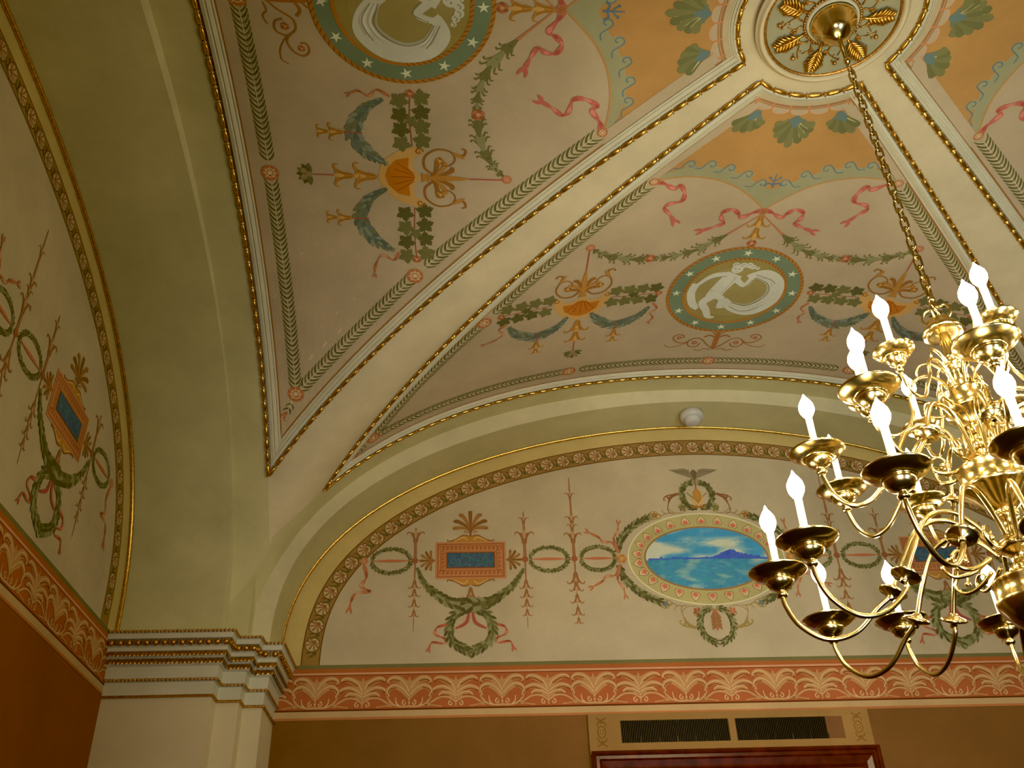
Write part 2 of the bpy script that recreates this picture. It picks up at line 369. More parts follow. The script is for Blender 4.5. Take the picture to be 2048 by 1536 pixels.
def panel_rows(C, d, n=48, m=36):
    r = C.side_line(d, n); a1, t1 = r[-1]; R = math.hypot(a1, t1)
    rows = []
    for j, (a, t) in enumerate(reversed(r)):
        k = max(0., 1 - j/10); bul = (R - t1)*k
        rows.append([(a*w, -(t + bul*(1-w*w))) for w in [2*i/m-1 for i in range(m+1)]])
    return rows
def cell_art(C, parent, nm):
    A = Art(C)
    # plaster field of the panel
    A.begin(.0015); A.mb.grid([[tuple(C.P(a, b, .0015)) for a, b in r] for r in panel_rows(C, .08)], PLASTER)
    A.end('panel_field', parent)
    # white moulding with a thin gilt line, gilded bead string
    prof = [(.016, 0), (.020, .011), (.038, .015), (.041, .007), (.047, .007), (.050, .013), (.064, .009), (.067, .003), (.072, .003), (.074, .008), (.080, .007), (.083, .0)]
    mb = MB(); outs = [C.outline(d)[0] for d, _ in prof]
    mb.grid([[tuple(C.P(a, b, h)) for a, b in o] for o, (_, h) in zip(outs, prof)], None, True); mb.build('white_moulding', WHITE, parent)
    A.begin(.0034)
    o = C.outline(.087)[0]; A.stroke(o, .007, ORANGE[1], raw=True, closed=True); A.end('edge_line', parent)
    o, (nr, ng, nl, na) = C.outline(0); segs = [o[:nr], o[nr-1:nr+ng+1], o[nr+ng:nr+ng+nl], o[nr+ng+nl-1:] + [o[0]]]
    for sg in segs:
        mb = MB(); pts = [C.P(a, b, .009) for a, b in sg]; cum = [0.]
        for i in range(1, len(pts)): cum.append(cum[-1] + (pts[i]-pts[i-1]).length)
        N = max(2, round(cum[-1]/.079)); step = cum[-1]/N
        for k in range(N):
            d = (k+.5)*step; i = min(len(pts)-1, max(1, bisect.bisect(cum, d))); u = (d-cum[i-1])/max(1e-9, cum[i]-cum[i-1])
            p = pts[i-1].lerp(pts[i], u); a, b = sg[i]
            nn = (C.P(a, b, .02) - C.P(a, b, 0))
            mb.bead(p, pts[i]-pts[i-1], nn.normalized(), step*.98, .0125)
        mb.build('bead_moulding', GOLD, parent, True)
    # leaf borders and rosettes
    A.begin()
    tb = C.ta - .188
    for g in (1, -1):
        A.sg = g
        for a0, a1 in ((.06, .90), (1.02, 2.32)): leaf_border(A, [(a0, -tb), ((a0+a1)/2, -tb), (a1, -tb)], .078, flip=-1)
        leaf_border(A, [(2.322, -tb+.012), (2.0, -2.335), (1.60, -1.965)], .078, flip=1); leaf_border(A, [(1.505, -1.87), (1.1, -1.44), (.69, -1.0)], .078, flip=1)
        leaf_border(A, [(2.385, -tb-.02), (2.44, -tb-.055)], .05, flip=1); A.bell(2.45, -tb-.058, -.75, .06, LRED)
    A.sg = 1; A.end('leaf_border', parent)
    for x, y, r in [(0, -tb, .046), (.957, -tb, .046), (-.957, -tb, .046), (2.335, -tb, .048), (-2.335, -tb, .048), (1.555, -1.918, .046), (-1.555, -1.918, .046), (.655, -.958, .026), (-.655, -.958, .026)]:
        A.begin(.0055); A.rosette(x, y, r); A.end('painted_rosette', parent)
    # orange panel by the ring
    arc = [(.655, .952), (.544, .940), (.443, .941), (.301, .975), (.186, 1.034), (.085, 1.115), (0, 1.20)]
    lowR = cat(arc, 6); wav = cat([(.60, .905), (.48, .872), (.367, .878), (.261, .905), (.157, .955), (.075, 1.01), (0, 1.05)], 6)
    A.begin(.0030)
    N = 40
    def xs_at(t): return .205 + (t-.487)*(.655-.205)/(.955-.487)
    rows = []
    for j in range(15):
        u = j/14; row = []
        for i in range(N+1):
            w = 2*i/N-1
            xw = abs(w); top = math.sqrt(max(0, .5**2 - (.245*w)**2)); bx = .61*xw
            bot = interp(bx, [p[0] for p in reversed(wav)], [p[1] for p in reversed(wav)])
            t = top + (bot-top)*u; row.append((w*min(xs_at(t), 9), -t))
        rows.append(row)
    A.mb.grid([[A.V(*p) for p in r] for r in rows], P(174, 121, 68)); A.end('orange_panel', parent)
    A.begin(.0036)
    q = [(a, -t) for a, t in lowR]; w_ = [(a, -t) for a, t in wav]
    for g in (1, -1):
        A.sg = g; n = len(q); A.lift()
        A.mb.grid([[A.V(a[0] + (b[0]-a[0])*k/4, a[1] + (b[1]-a[1])*k/4) for a, b in zip(q, w_)] for k in range(5)], P(152, 134, 95))
        for i, (x, y) in enumerate([(.481, .851), (.367, .858), (.261, .888), (.157, .935), (.066, .999)]):
            A.ell(x-.004, -y-.008, .03, .027, P(152, 134, 95), 14)
        A.stroke([(.60, -.905), (.56, -.872)], .005, P(104, 112, 106))
        for i, (x, y) in enumerate([(.481, .851), (.367, .858), (.261, .888), (.157, .935), (.066, .999)]):
            y = -y; A.stroke([(x+.085, y-.022), (x+.05, y-.026), (x+.026, y+.002), (x+.002, y+.024), (x-.022, y+.012), (x-.022, y-.012), (x-.004, y-.018), (x+.004, y-.004)], .0065, P(100, 110, 104))
        A.stroke(q, .010, P(176, 122, 70), raw=True)
    A.sg = 1
    A.end('wave_band', parent)
    A.begin(.0055); bl = [P(92, 104, 112), P(100, 110, 104), P(110, 118, 104)]
    A.stroke([(0, -1.03), (0, -.93)], lambda u: .012*(1-.6*u), bl[0])
    for g in (1, -1):
        A.sg = g
        A.stroke([(0, -1.01), (.03, -1.0), (.045, -1.02)], .009, bl[0]); A.stroke([(0, -.985), (.02, -.97), (.026, -.955), (.036, -.962)], .008, bl[1])
    A.sg = 1; A.end('wave_crest', parent)
    # rope along the ring, loops, shell palmettes
    A.begin(.0040)
    for i in range(5):
        a = PI/2 + (i-2)*.185; A.ell(.512*math.cos(a), -.512*math.sin(a), .043, .024, PLASTER, 18, -(a-PI/2))
        A.ring(.512*math.cos(a), -.512*math.sin(a), .043, .026, .006, P(190, 140, 104), 20)
    a0 = 1.05
    A.mb.grid([[A.V(r*math.cos(a0 + (PI-2*a0)*i/30), -r*math.sin(a0 + (PI-2*a0)*i/30)) for i in range(31)] for r in (.455, .487)], P(178, 146, 106))
    A.stroke([(.494*math.cos(a0 + (PI-2*a0)*i/24), -.494*math.sin(a0 + (PI-2*a0)*i/24)) for i in range(25)], .022, P(152, 102, 64), raw=True)
    A.stroke([(.497*math.cos(a0 + (PI-2*a0)*i/24), -.497*math.sin(a0 + (PI-2*a0)*i/24)) for i in range(25)], .006, P(176, 126, 82), raw=True)
    for i in range(6):
        a = PI/2 + (i-2.5)*.185; A.stroke([(.482*math.cos(a+.012), -.482*math.sin(a+.012)), (.52*math.cos(a), -.52*math.sin(a))], .010, P(184, 118, 76))
    A.end('scalloped_rope', parent)
    pc = [P(122, 108, 66), P(112, 100, 60), P(104, 110, 96), P(184, 158, 108)]
    for x, y, ang, n, k0 in ((0, -.545, -PI/2, 9, None), (.196, -.512, -PI/2+.72, 9, 1), (-.196, -.512, -PI/2-.72, 9, -1)):
        A.begin(.0050); dx, dy = math.cos(ang), math.sin(ang); R = .205 if k0 is None else .17
        for i in range(n):
            k = (i-(n-1)/2)/((n-1)/2)
            if k0 and k*k0 > .3: continue
            A.stroke([(x, y), (x+R*.5*(1-.3*abs(k))*math.cos(ang+k*.85), y+R*.5*(1-.3*abs(k))*math.sin(ang+k*.85)), (x+R*(1-.44*abs(k))*math.cos(ang+k*1.1), y+R*(1-.44*abs(k))*math.sin(ang+k*1.1))], lambda u: .012+.030*smooth(u*1.3) if u < .9 else .042*max(.2, (1-u)/.1), pc[i % 2])
            if i < n-1: kk = k+1/(n-1); A.leaf(x+dx*.025, y+dy*.025, ang + kk*1.0, R*.72*(1-.4*abs(kk)), .007, pc[3], kk*.2)
        A.leaf(x, y-.0, ang, .08, .045, pc[2])
        for g in (1, -1):
            if not k0 or g != k0: A.stroke([(x, y), (x+dx*.03-dy*.03*g, y+dy*.03+dx*.03*g), (x+dx*.02-dy*.045*g, y+dy*.02+dx*.045*g)], .010, pc[2])
        A.end('painted_palmette', parent)
    # side strip between the rib moulding and the orange panel
    A.begin(.0047)
    sl = C.side_line(.086, 60)
    for g in (1, -1):
        A.sg = g; r0, r1 = [], []
        for i in range(14):
            t = .470 + (.945-.470)*i/13
            xe = xs_at(t); xo = interp(t, [p[1] for p in reversed(sl)], [p[0] for p in reversed(sl)])
            if xo < xe: xo = xe
            r0.append(A.V(xe, -t)); r1.append(A.V(xo, -t))
        A.mb.grid([r0, r1], PLASTER); A.stroke([(xs_at(t), -t) for t in (.487, .64, .80, .952)], .005, P(176, 122, 78))
    A.sg = 1; A.end('plaster_strip', parent)
    # ribbons
    for g in (1, -1):
        for pts in ([(.0, -1.20), (.05, -1.222), (.112, -1.26), (.14, -1.225), (.178, -1.196), (.225, -1.22), (.222, -1.27), (.20, -1.305), (.25, -1.335), (.305, -1.358)],
                    [(.645, -.965), (.60, -.975), (.535, -1.02), (.505, -1.0), (.47, -1.06), (.475, -1.118), (.54, -1.135), (.562, -1.165), (.525, -1.215), (.495, -1.262)]):
            A.begin(.0050); A.sg = g; A.ribbon(pts, .034, RED); A.sg = 1; A.end('painted_ribbon', parent)
        # festoon
        A.begin(.0045); A.sg = g
        A.stroke([(0, -1.235), (.17, -1.41)], lambda u: .008+.010*u*u, P(176, 110, 72)); A.flower(.575, -1.575, .035, LRED)
        for pth, n in (([(.16, -1.40), (.302, -1.52), (.444, -1.572), (.54, -1.58)], 6), ([(.93, -1.435), (.88, -1.49), (.75, -1.556), (.61, -1.578)], 5)):
            qq = cat(pth, 12); st = len(qq)//n
            for k in range(n):
                i = k*st; j = min(len(qq)-1, i+st); x, y = qq[i]; an = math.atan2(qq[j][1]-y, qq[j][0]-x); L = math.hypot(qq[j][0]-x, qq[j][1]-y)*1.12
                ca, sa = math.cos(an), math.sin(an); T = lambda u, v: (x+(u*ca-v*sa)*L, y+(u*sa+v*ca)*L)
                A.poly([T(0, -.06), T(.5, -.2), T(.9, -.26), T(1.0, -.1), T(1.02, .1), T(.9, .26), T(.5, .2), T(0, .06)], GREEN[(k % 2)*2]); A.leaf(x, y, an, L, L*.16, GREEN[1])
                for gg in (1, -1): A.stroke([T(.55, .2*gg), T(.8, .38*gg), T(.72, .5*gg)], .007, GREEN[0]); A.stroke([T(.85, .2*gg), T(1.08, .36*gg), T(1.0, .46*gg)], .007, GREEN[0])
        A.rosette(.945, -1.425, .026, LRED[0], LRED[2], 5); A.sg = 1; A.end('painted_festoon', parent)
    A.begin(.0048); A.bell(0, -1.24, -PI/2, .11, ORANGE); A.bell(0, -1.34, -PI/2, .11, ORANGE); A.flower(0, -1.475, .03, LRED); A.rosette(0, -1.215, .026, LRED[0], LRED[1], 6); A.end('bellflower_pendant', parent)
    # urn groups
    for g in (1, -1):
        A.begin(.0042); A.sg = g; A.ox = .948
        up = [(-.175, -1.862), (-.155, -1.845), (-.13, -1.862), (-.118, -1.90), (-.06, -1.905), (-.02, -1.88), (0, -1.865), (.02, -1.88), (.06, -1.905), (.118, -1.90), (.13, -1.862), (.155, -1.845), (.175, -1.862)]
        dn = [(.176, -1.90), (.15, -1.98), (.10, -2.045), (.05, -2.075), (0, -2.085), (-.05, -2.075), (-.10, -2.045), (-.15, -1.98), (-.176, -1.90)]
        A.poly(up + dn, ORANGE[2])
        A.up(.0015); A.poly([(-.115, -1.925), (-.055, -1.93), (0, -1.895), (.055, -1.93), (.115, -1.925), (.10, -1.99), (.05, -2.035), (0, -2.05), (-.05, -2.035), (-.10, -1.99)], P(182, 104, 38))
        A.up()
        for k in (-.085, -.045, 0, .045, .085): A.stroke([(k*.25, -1.90), (k, -2.02+abs(k)*.35)], .004, P(150, 72, 34))
        for gg in (1, -1): A.spiral(.152*gg, -1.872, .022, PI/2, 1.2, .008, ORANGE[1], -gg)
        A.poly([(-.03, -1.862), (-.018, -1.845), (-.025, -1.825), (.025, -1.825), (.018, -1.845), (.03, -1.862)], ORANGE[0])
        A.palmette(0, -1.835, PI/2, .155, [ORANGE[1], ORANGE[0]], 7, 2.0, .15, .6); A.leaf(0, -1.83, PI/2, .22, .032, ORANGE[0])
        A.stroke([(0, -1.62), (0, -1.44)], .007, RED[1])
        for gg in (1, -1):
            A.stroke([(.02*gg, -1.80), (.06*gg, -1.845), (.125*gg, -1.84), (.168*gg, -1.78), (.155*gg, -1.71), (.11*gg, -1.69), (.075*gg, -1.72), (.075*gg, -1.755)], lambda u: .012*(1-.55*u), ORANGE[1])
            A.flower(.10*gg, -1.768, .024, ORANGE)
            A.stroke([(.15*gg, -1.70), (.135*gg, -1.65), (.165*gg, -1.635), (.178*gg, -1.655)], lambda u: .014*(1-.4*u), ORANGE[1]); A.leaf(.15*gg, -1.70, PI/2+.5*gg, .07, .022, ORANGE[0])
        A.ox = 0; A.end('painted_urn', parent)
        for x0, x1 in ((.50, .745), (1.16, 1.42)):
            A.begin(.0042); yc = -1.905
            A.stroke([(x0-.03, yc), ((x0+x1)/2, yc-.006), (x1+.02, yc)], .006, LRED[1])
            for k in range(4):
                x = x0 + (x1-x0)*k/3
                for gg in (1, -1): A.vineleaf(x - .01*gg, yc + .052*gg, .050, (PI/2)*gg + .4, GREEN[:3])
            A.vineleaf((x0+x1)/2, yc, .034, 0, GREEN[:3]); A.flower(x0-.03 if x0 < 1 else x1+.03, yc, .024, LRED); A.end('painted_vine', parent)
        for pth in ([(.505, -2.035), (.57, -2.13), (.69, -2.188), (.80, -2.14), (.872, -2.045)], [(1.022, -2.045), (1.09, -2.14), (1.205, -2.19), (1.33, -2.13), (1.395, -2.035)]):
            A.begin(.0046); A.wreath(pth, .085, SWAG, 18, SWAG[1], taper=lambda u: .35 + .75*math.sin(PI*u)); A.end('painted_swag', parent)
        A.begin(.0052)
        for x in (.700, 1.208):
            A.stroke([(x, -2.15), (x, -2.26)], .007, RED[1]); A.bell(x, -2.24, -PI/2, .085, ORANGE); A.bell(x, -2.315, -PI/2, .065, ORANGE)
        A.bell(.953, -2.09, -PI/2, .135, ORANGE); A.bell(.953, -2.21, -PI/2, .115, ORANGE); A.stroke([(.953, -2.31), (.953, -2.42)], .006, RED[1])
        for k in range(7): A.leaf(.953, -2.44, -PI/2 + (k-3)*.55, .065, .03, GREEN[k % 2])
        for dx, dy in ((0, .015), (.018, -.012), (-.018, -.012)): A.ell(.953+dx, -2.455+dy, .017, .017, P(150, 120, 76), 10)
        A.end('bellflower_drop', parent)
        A.begin(.0050); A.ribbon([(.49, -2.0), (.455, -2.06), (.49, -2.10), (.465, -2.15), (.48, -2.19)], .018, LRED); A.ribbon([(1.41, -2.0), (1.46, -2.03), (1.43, -2.09), (1.49, -2.13), (1.55, -2.14)], .018, LRED); A.sg = 1; A.end('small_ribbon', parent)
    A.begin(.0045)
    A.stroke([(0, -2.33), (0, -2.43), (0, -2.53)], lambda u: .022+.012*math.sin(PI*u), P(160, 94, 50))
    for g in (1, -1):
        A.sg = g; cc = P(152, 96, 52)
        A.stroke([(0, -2.40), (.05, -2.37), (.085, -2.39)], .014, cc); A.stroke([(.01, -2.36), (.04, -2.335)], .010, cc)
        A.stroke([(0, -2.52), (.05, -2.475), (.10, -2.41), (.155, -2.405), (.185, -2.45), (.16, -2.495), (.115, -2.49), (.10, -2.455)], .009, cc); A.flower(.138, -2.45, .02, LRED)
        A.stroke([(.16, -2.41), (.21, -2.45), (.265, -2.43), (.29, -2.385), (.262, -2.355), (.225, -2.365), (.222, -2.392)], .009, cc); A.flower(.25, -2.39, .017, LRED)
        A.stroke([(.19, -2.45), (.25, -2.485), (.31, -2.49), (.335, -2.46)], .006, cc); A.stroke([(.02, -2.53), (.06, -2.52), (.09, -2.54), (.13, -2.525)], .007, cc)
    A.sg = 1; A.end('painted_scrollwork', parent)
    # cameo medallion: a thing to point at
    root = empty('cameo_medallion', C.P(0, -1.915, 0)); tag(root, nm, 'mural medallion', 'round painted cameos on the vault')
    inv = root.location.copy()
    def fin(n):
        o = A.end(n, root)
        for v in o.data.vertices: v.co -= inv
        return o
    cy = -1.915
    A.begin(.0060); A.ring(0, cy, .358, .358, .085, P(114, 116, 84), 72); fin('green_band')
    A.begin(.0064)
    for R, w in ((.404, .020), (.309, .018)):
        A.ring(0, cy, R, R, w, P(168, 106, 50), 72)
        for k in range(72):
            a = 2*PI*k/72; A.stroke([((R-w*.45)*math.cos(a), cy+(R-w*.45)*math.sin(a)), ((R+w*.45)*math.cos(a+.05), cy+(R+w*.45)*math.sin(a+.05))], .005, P(128, 74, 32))
    fin('rope_border')
    A.begin(.0062); A.ell(0, cy, .302, .302, P(154, 126, 74), 48)
    A.ring(0, cy, .27, .27, .06, P(148, 120, 66), 48); fin('olive_field')
    for k in range(12): a = 2*PI*(k+.5)/12 + PI/12; A.begin(.0072); A.star(.358*math.cos(a), cy+.358*math.sin(a), .031, P(206, 188, 144), random.random()); fin('painted_star')
    A.begin(.0072); Wc, Sh, Md = P(194, 174, 142), P(140, 122, 92), P(172, 154, 122)
    f1 = lambda k: (lambda u: k*(1-.35*u))
    A.stroke([(.06, -1.77), (.15, -1.74), (.225, -1.80), (.255, -1.90), (.23, -2.01), (.14, -2.10), (.03, -2.075), (-.05, -1.99)], lambda u: .05+.05*math.sin(PI*u), Wc)
    for d, cc in ((-.042, Md), (-.015, P(206, 190, 160)), (.018, P(206, 190, 160)), (.042, Md)): A.stroke([(.10, -1.765+d*.4), (.20+d*.6, -1.82+d*.2), (.235+d*.8, -1.91), (.20+d*.8, -2.01-d*.5), (.10, -2.075-d*.9), (0, -2.04-d*.6)], lambda u: .012*math.sin(PI*u)+.002, cc)
    for d in (-.03, .0, .03): A.stroke([(.10, -1.765+d*.4), (.20+d*.6, -1.82+d*.2), (.235+d*.8, -1.91), (.20+d*.8, -2.01-d*.5), (.10, -2.075-d*.9), (0, -2.04-d*.6)], .006, Sh if d else Md)
    A.stroke([(-.25, -1.83), (-.265, -1.92), (-.235, -2.03), (-.19, -2.07)], .05, Wc); A.stroke([(-.255, -1.85), (-.25, -1.95), (-.22, -2.03)], .007, Sh)
    A.stroke([(-.03, -1.745), (-.075, -1.83), (-.115, -1.93), (-.12, -1.97)], lambda u: .105-.01*u, Wc); A.stroke([(-.075, -1.75), (-.11, -1.83), (-.15, -1.93)], .012, Md)
    for x, y, r in ((-.055, -1.80, .022), (-.085, -1.79, .020), (-.11, -1.87, .022), (-.13, -1.93, .02)): A.ell(x, y, r, r*.8, P(206, 190, 160), 10)
    A.stroke([(-.06, -1.83), (-.10, -1.825)], .005, Sh); A.stroke([(-.10, -1.905), (-.15, -1.90)], .005, Sh); A.stroke([(-.02, -1.77), (-.045, -1.85), (-.085, -1.95)], .007, Md)
    A.stroke([(-.07, -1.745), (-.165, -1.76), (-.235, -1.84)], f1(.045), Wc); A.stroke([(-.08, -1.765), (-.165, -1.785), (-.23, -1.855)], .006, Sh)
    A.stroke([(-.01, -1.80), (.045, -1.85), (.075, -1.785), (.05, -1.75)], f1(.042), Wc); A.stroke([(-.01, -1.835), (.045, -1.872), (.085, -1.80)], .006, Sh)
    A.stroke([(-.12, -1.95), (-.175, -2.02), (-.14, -2.09), (-.115, -2.16)], f1(.062), Wc); A.stroke([(-.15, -1.97), (-.20, -2.03), (-.165, -2.10)], .006, Sh); A.ell(-.098, -2.168, .03, .014, Wc, 12)
    A.stroke([(-.10, -1.95), (-.06, -1.99), (-.065, -2.055)], f1(.055), Wc); A.stroke([(-.085, -1.99), (-.09, -2.05)], .006, Sh); A.ell(-.055, -2.065, .027, .014, Wc, 12)
    A.ell(-.03, -1.698, .036, .04, Wc, 18)
    for x, y, r in ((.0, -1.665, .024), (.035, -1.665, .024), (-.045, -1.66, .022), (.06, -1.68, .02), (.09, -1.69, .014)): A.ell(x, y, r, r, Wc, 10); A.stroke([(x-r*.5, y-r*.4), (x, y+r*.3), (x+r*.7, y)], .005, Sh)
    A.ell(-.042, -1.695, .006, .005, Sh, 8); A.ell(-.018, -1.70, .006, .005, Sh, 8); A.stroke([(-.036, -1.72), (-.026, -1.722)], .004, Sh)
    fin('pale_figure')

names = {'back': 'round cameo of a pale reclining figure in a star-studded green ring, above the back lunette',
         'left': 'round starred cameo with swirling pale drapery, cut by the top edge of the ceiling view',
         'right': 'round starred cameo on the vault cell beyond the chandelier', 'front': 'round starred cameo on the vault cell over the entrance side'}
for side in ('back', 'left', 'right', 'front'): cell_art(Cell(side), ceiling, names[side])

# ------------------------------------------------------------------ arches
def arch_pts(side, d=0., dz=0., n=72, upto=1.):
    if side in ('back', 'front'): a, b, n1, n2, z = XM - W3 - d, BA - dz, NA, NA2, Z0
    else: a, b, n1, n2, z = YM - D1 - d, LA - dz, NLA, NLA2, Z0L
    out = []
    for i in range(n+1):
        th = PI*i/n; c, s_ = -math.cos(th), math.sin(th)
        out.append((math.copysign(abs(c)**(2/n1), c)*a, z + b*abs(s_)**(2/n2)))
    return out
def outer_pts(side, n=72):
    lat = side in ('left', 'right'); L, B, nn, z = (LB, BL, NL, Z0L) if lat else (AB, BB, NB, Z0); e = 1.06
    out = []
    for i in range(n+1):
        th = PI*i/n; u = -math.cos(th); X, Y = (L*u, AB if lat else LB)
        ex = (W2 - W1) if lat else (D2 - D3); out.append((L*u, vz(AB + ex, L*u) if lat else vz(L*u, LB + ex)))
    return out
for side in ('back', 'left', 'right', 'front'):
    Wl = Wall(side); lat = side in ('left', 'right'); dep = W1 if lat else D3
    mb = MB(); ar = arch_pts(side); ou = outer_pts(side); zb = 1.955
    ar2 = [(ar[0][0], zb)] + ar + [(ar[-1][0], zb)]; ou2 = [(ou[0][0], zb)] + ou + [(ou[-1][0], zb)]
    mb.grid([[tuple(Wl.P(a, b, dep*k/6)) for a, b in ar2] for k in range(7)], SOFFIT)
    mb.grid([[tuple(Wl.P(a, b, dep)) for a, b in ar2], [tuple(Wl.P(a, b, dep)) for a, b in ou2]], P(190, 162, 118))  # step face coloured paler than the soffit: its brighter lighting put into colour
    ext = (W2 if lat else D2)
    for k in (0, -1):
        x = ou[k][0]; hs = [dep + (ext-dep)*i/6 for i in range(7)]
        zz = [vz(AB + (W2-h), x) if lat else vz(x, LB + (D2-h)) for h in hs]
        mb.grid([[tuple(Wl.P(x, zb, h)) for h in hs], [tuple(Wl.P(x, z, h)) for h, z in zip(hs, zz)]], SOFFIT)
    arch = mb.build('trim_1' if side == 'back' else 'trim_2' if side == 'left' else 'trim_3' if side == 'right' else 'trim_4', PAINT, None, False)
    tag(arch, kind='structure')
    # gilded rope along the lunette
    mb = MB(); pts = [Wl.P(a, b, .010) for a, b in ar2]
    mb.tube(pts, .013, 8); mb.build('gilded_rope', GOLD, arch, True)

# ------------------------------------------------------------------ walls with painted lunettes
def frieze_motif(A, x, kind, y0):
    A.rs()
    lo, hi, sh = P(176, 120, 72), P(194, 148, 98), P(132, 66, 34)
    T = lambda pts, g: [(x + g*a, y0 + b*1.0) for a, b in pts]
    tp = lambda k: (lambda u: k*(.35 + .9*math.sin(PI*min(1, .25 + .75*u))))
    A.stroke([(x, y0+.004), (x, y0+.165)], .010, lo); 
    for i in range(6): A.ell(x, y0+.03+.025*i, .006, .006, hi, 6)
    A.leaf(x, y0+.15, PI/2, .04, .016, lo)
    for g in (1, -1):
        A.leaf(x, y0+.15, PI/2-g*.9, .05, .012, lo, -g*.6)
        if kind:
            for pts, w in (([(0, .09), (.03, .145), (.075, .172), (.112, .178), (.135, .165)], .034), ([(0, .075), (.04, .105), (.085, .12), (.125, .112), (.14, .10)], .032), ([(0, .06), (.04, .08), (.08, .085), (.105, .07)], .026)):
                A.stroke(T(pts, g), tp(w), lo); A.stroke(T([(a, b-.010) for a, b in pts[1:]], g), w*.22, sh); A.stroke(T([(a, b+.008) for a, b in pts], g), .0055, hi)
            A.stroke(T([(0, .03), (.045, .058), (.10, .058), (.15, .03), (.185, .016), (.155, .012)], g), .010, lo); A.stroke(T([(0, .034), (.045, .061), (.10, .061), (.15, .034)], g), .004, hi)
            A.spiral(x+g*.03, y0+.022, .017, PI/2, 1.1, .007, hi, -g)
        else:
            for pts, w in (([(0, .09), (.025, .14), (.06, .172), (.10, .18), (.128, .165), (.125, .145)], .034), ([(0, .065), (.035, .105), (.08, .132), (.118, .122), (.134, .092), (.122, .066)], .030)):
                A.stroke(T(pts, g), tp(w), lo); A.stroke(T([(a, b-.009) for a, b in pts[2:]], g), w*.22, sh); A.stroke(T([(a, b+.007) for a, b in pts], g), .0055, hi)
            A.stroke(T([(0, .008), (.05, .008), (.095, .02), (.125, .05), (.132, .075)], g), .012, lo); A.stroke(T([(0, .012), (.05, .011), (.095, .024), (.12, .05)], g), .004, hi)
            A.stroke(T([(.06, .012), (.078, .032), (.082, .065)], g), lambda u: .010*(1-.6*u), hi); A.stroke(T([(.10, .022), (.17, .01), (.20, .006)], g), .008, lo)
            A.spiral(x+g*.028, y0+.03, .017, PI/2, 1.1, .007, hi, -g)

def husk_rod(A, x, top, bot, ups, downs, kn, cs):
    A.stroke([(x, bot), (x, kn)], lambda u: .003+.006*u, cs[0]); A.stroke([(x, kn), (x, top)], lambda u: .013*(1-.8*u)+.002, cs[1])
    for y, L in ups:
        A.bell(x, y-L*.8, PI/2, L, cs)
    for y, L in downs: A.bell(x, y+L*.4, -PI/2, L, cs)

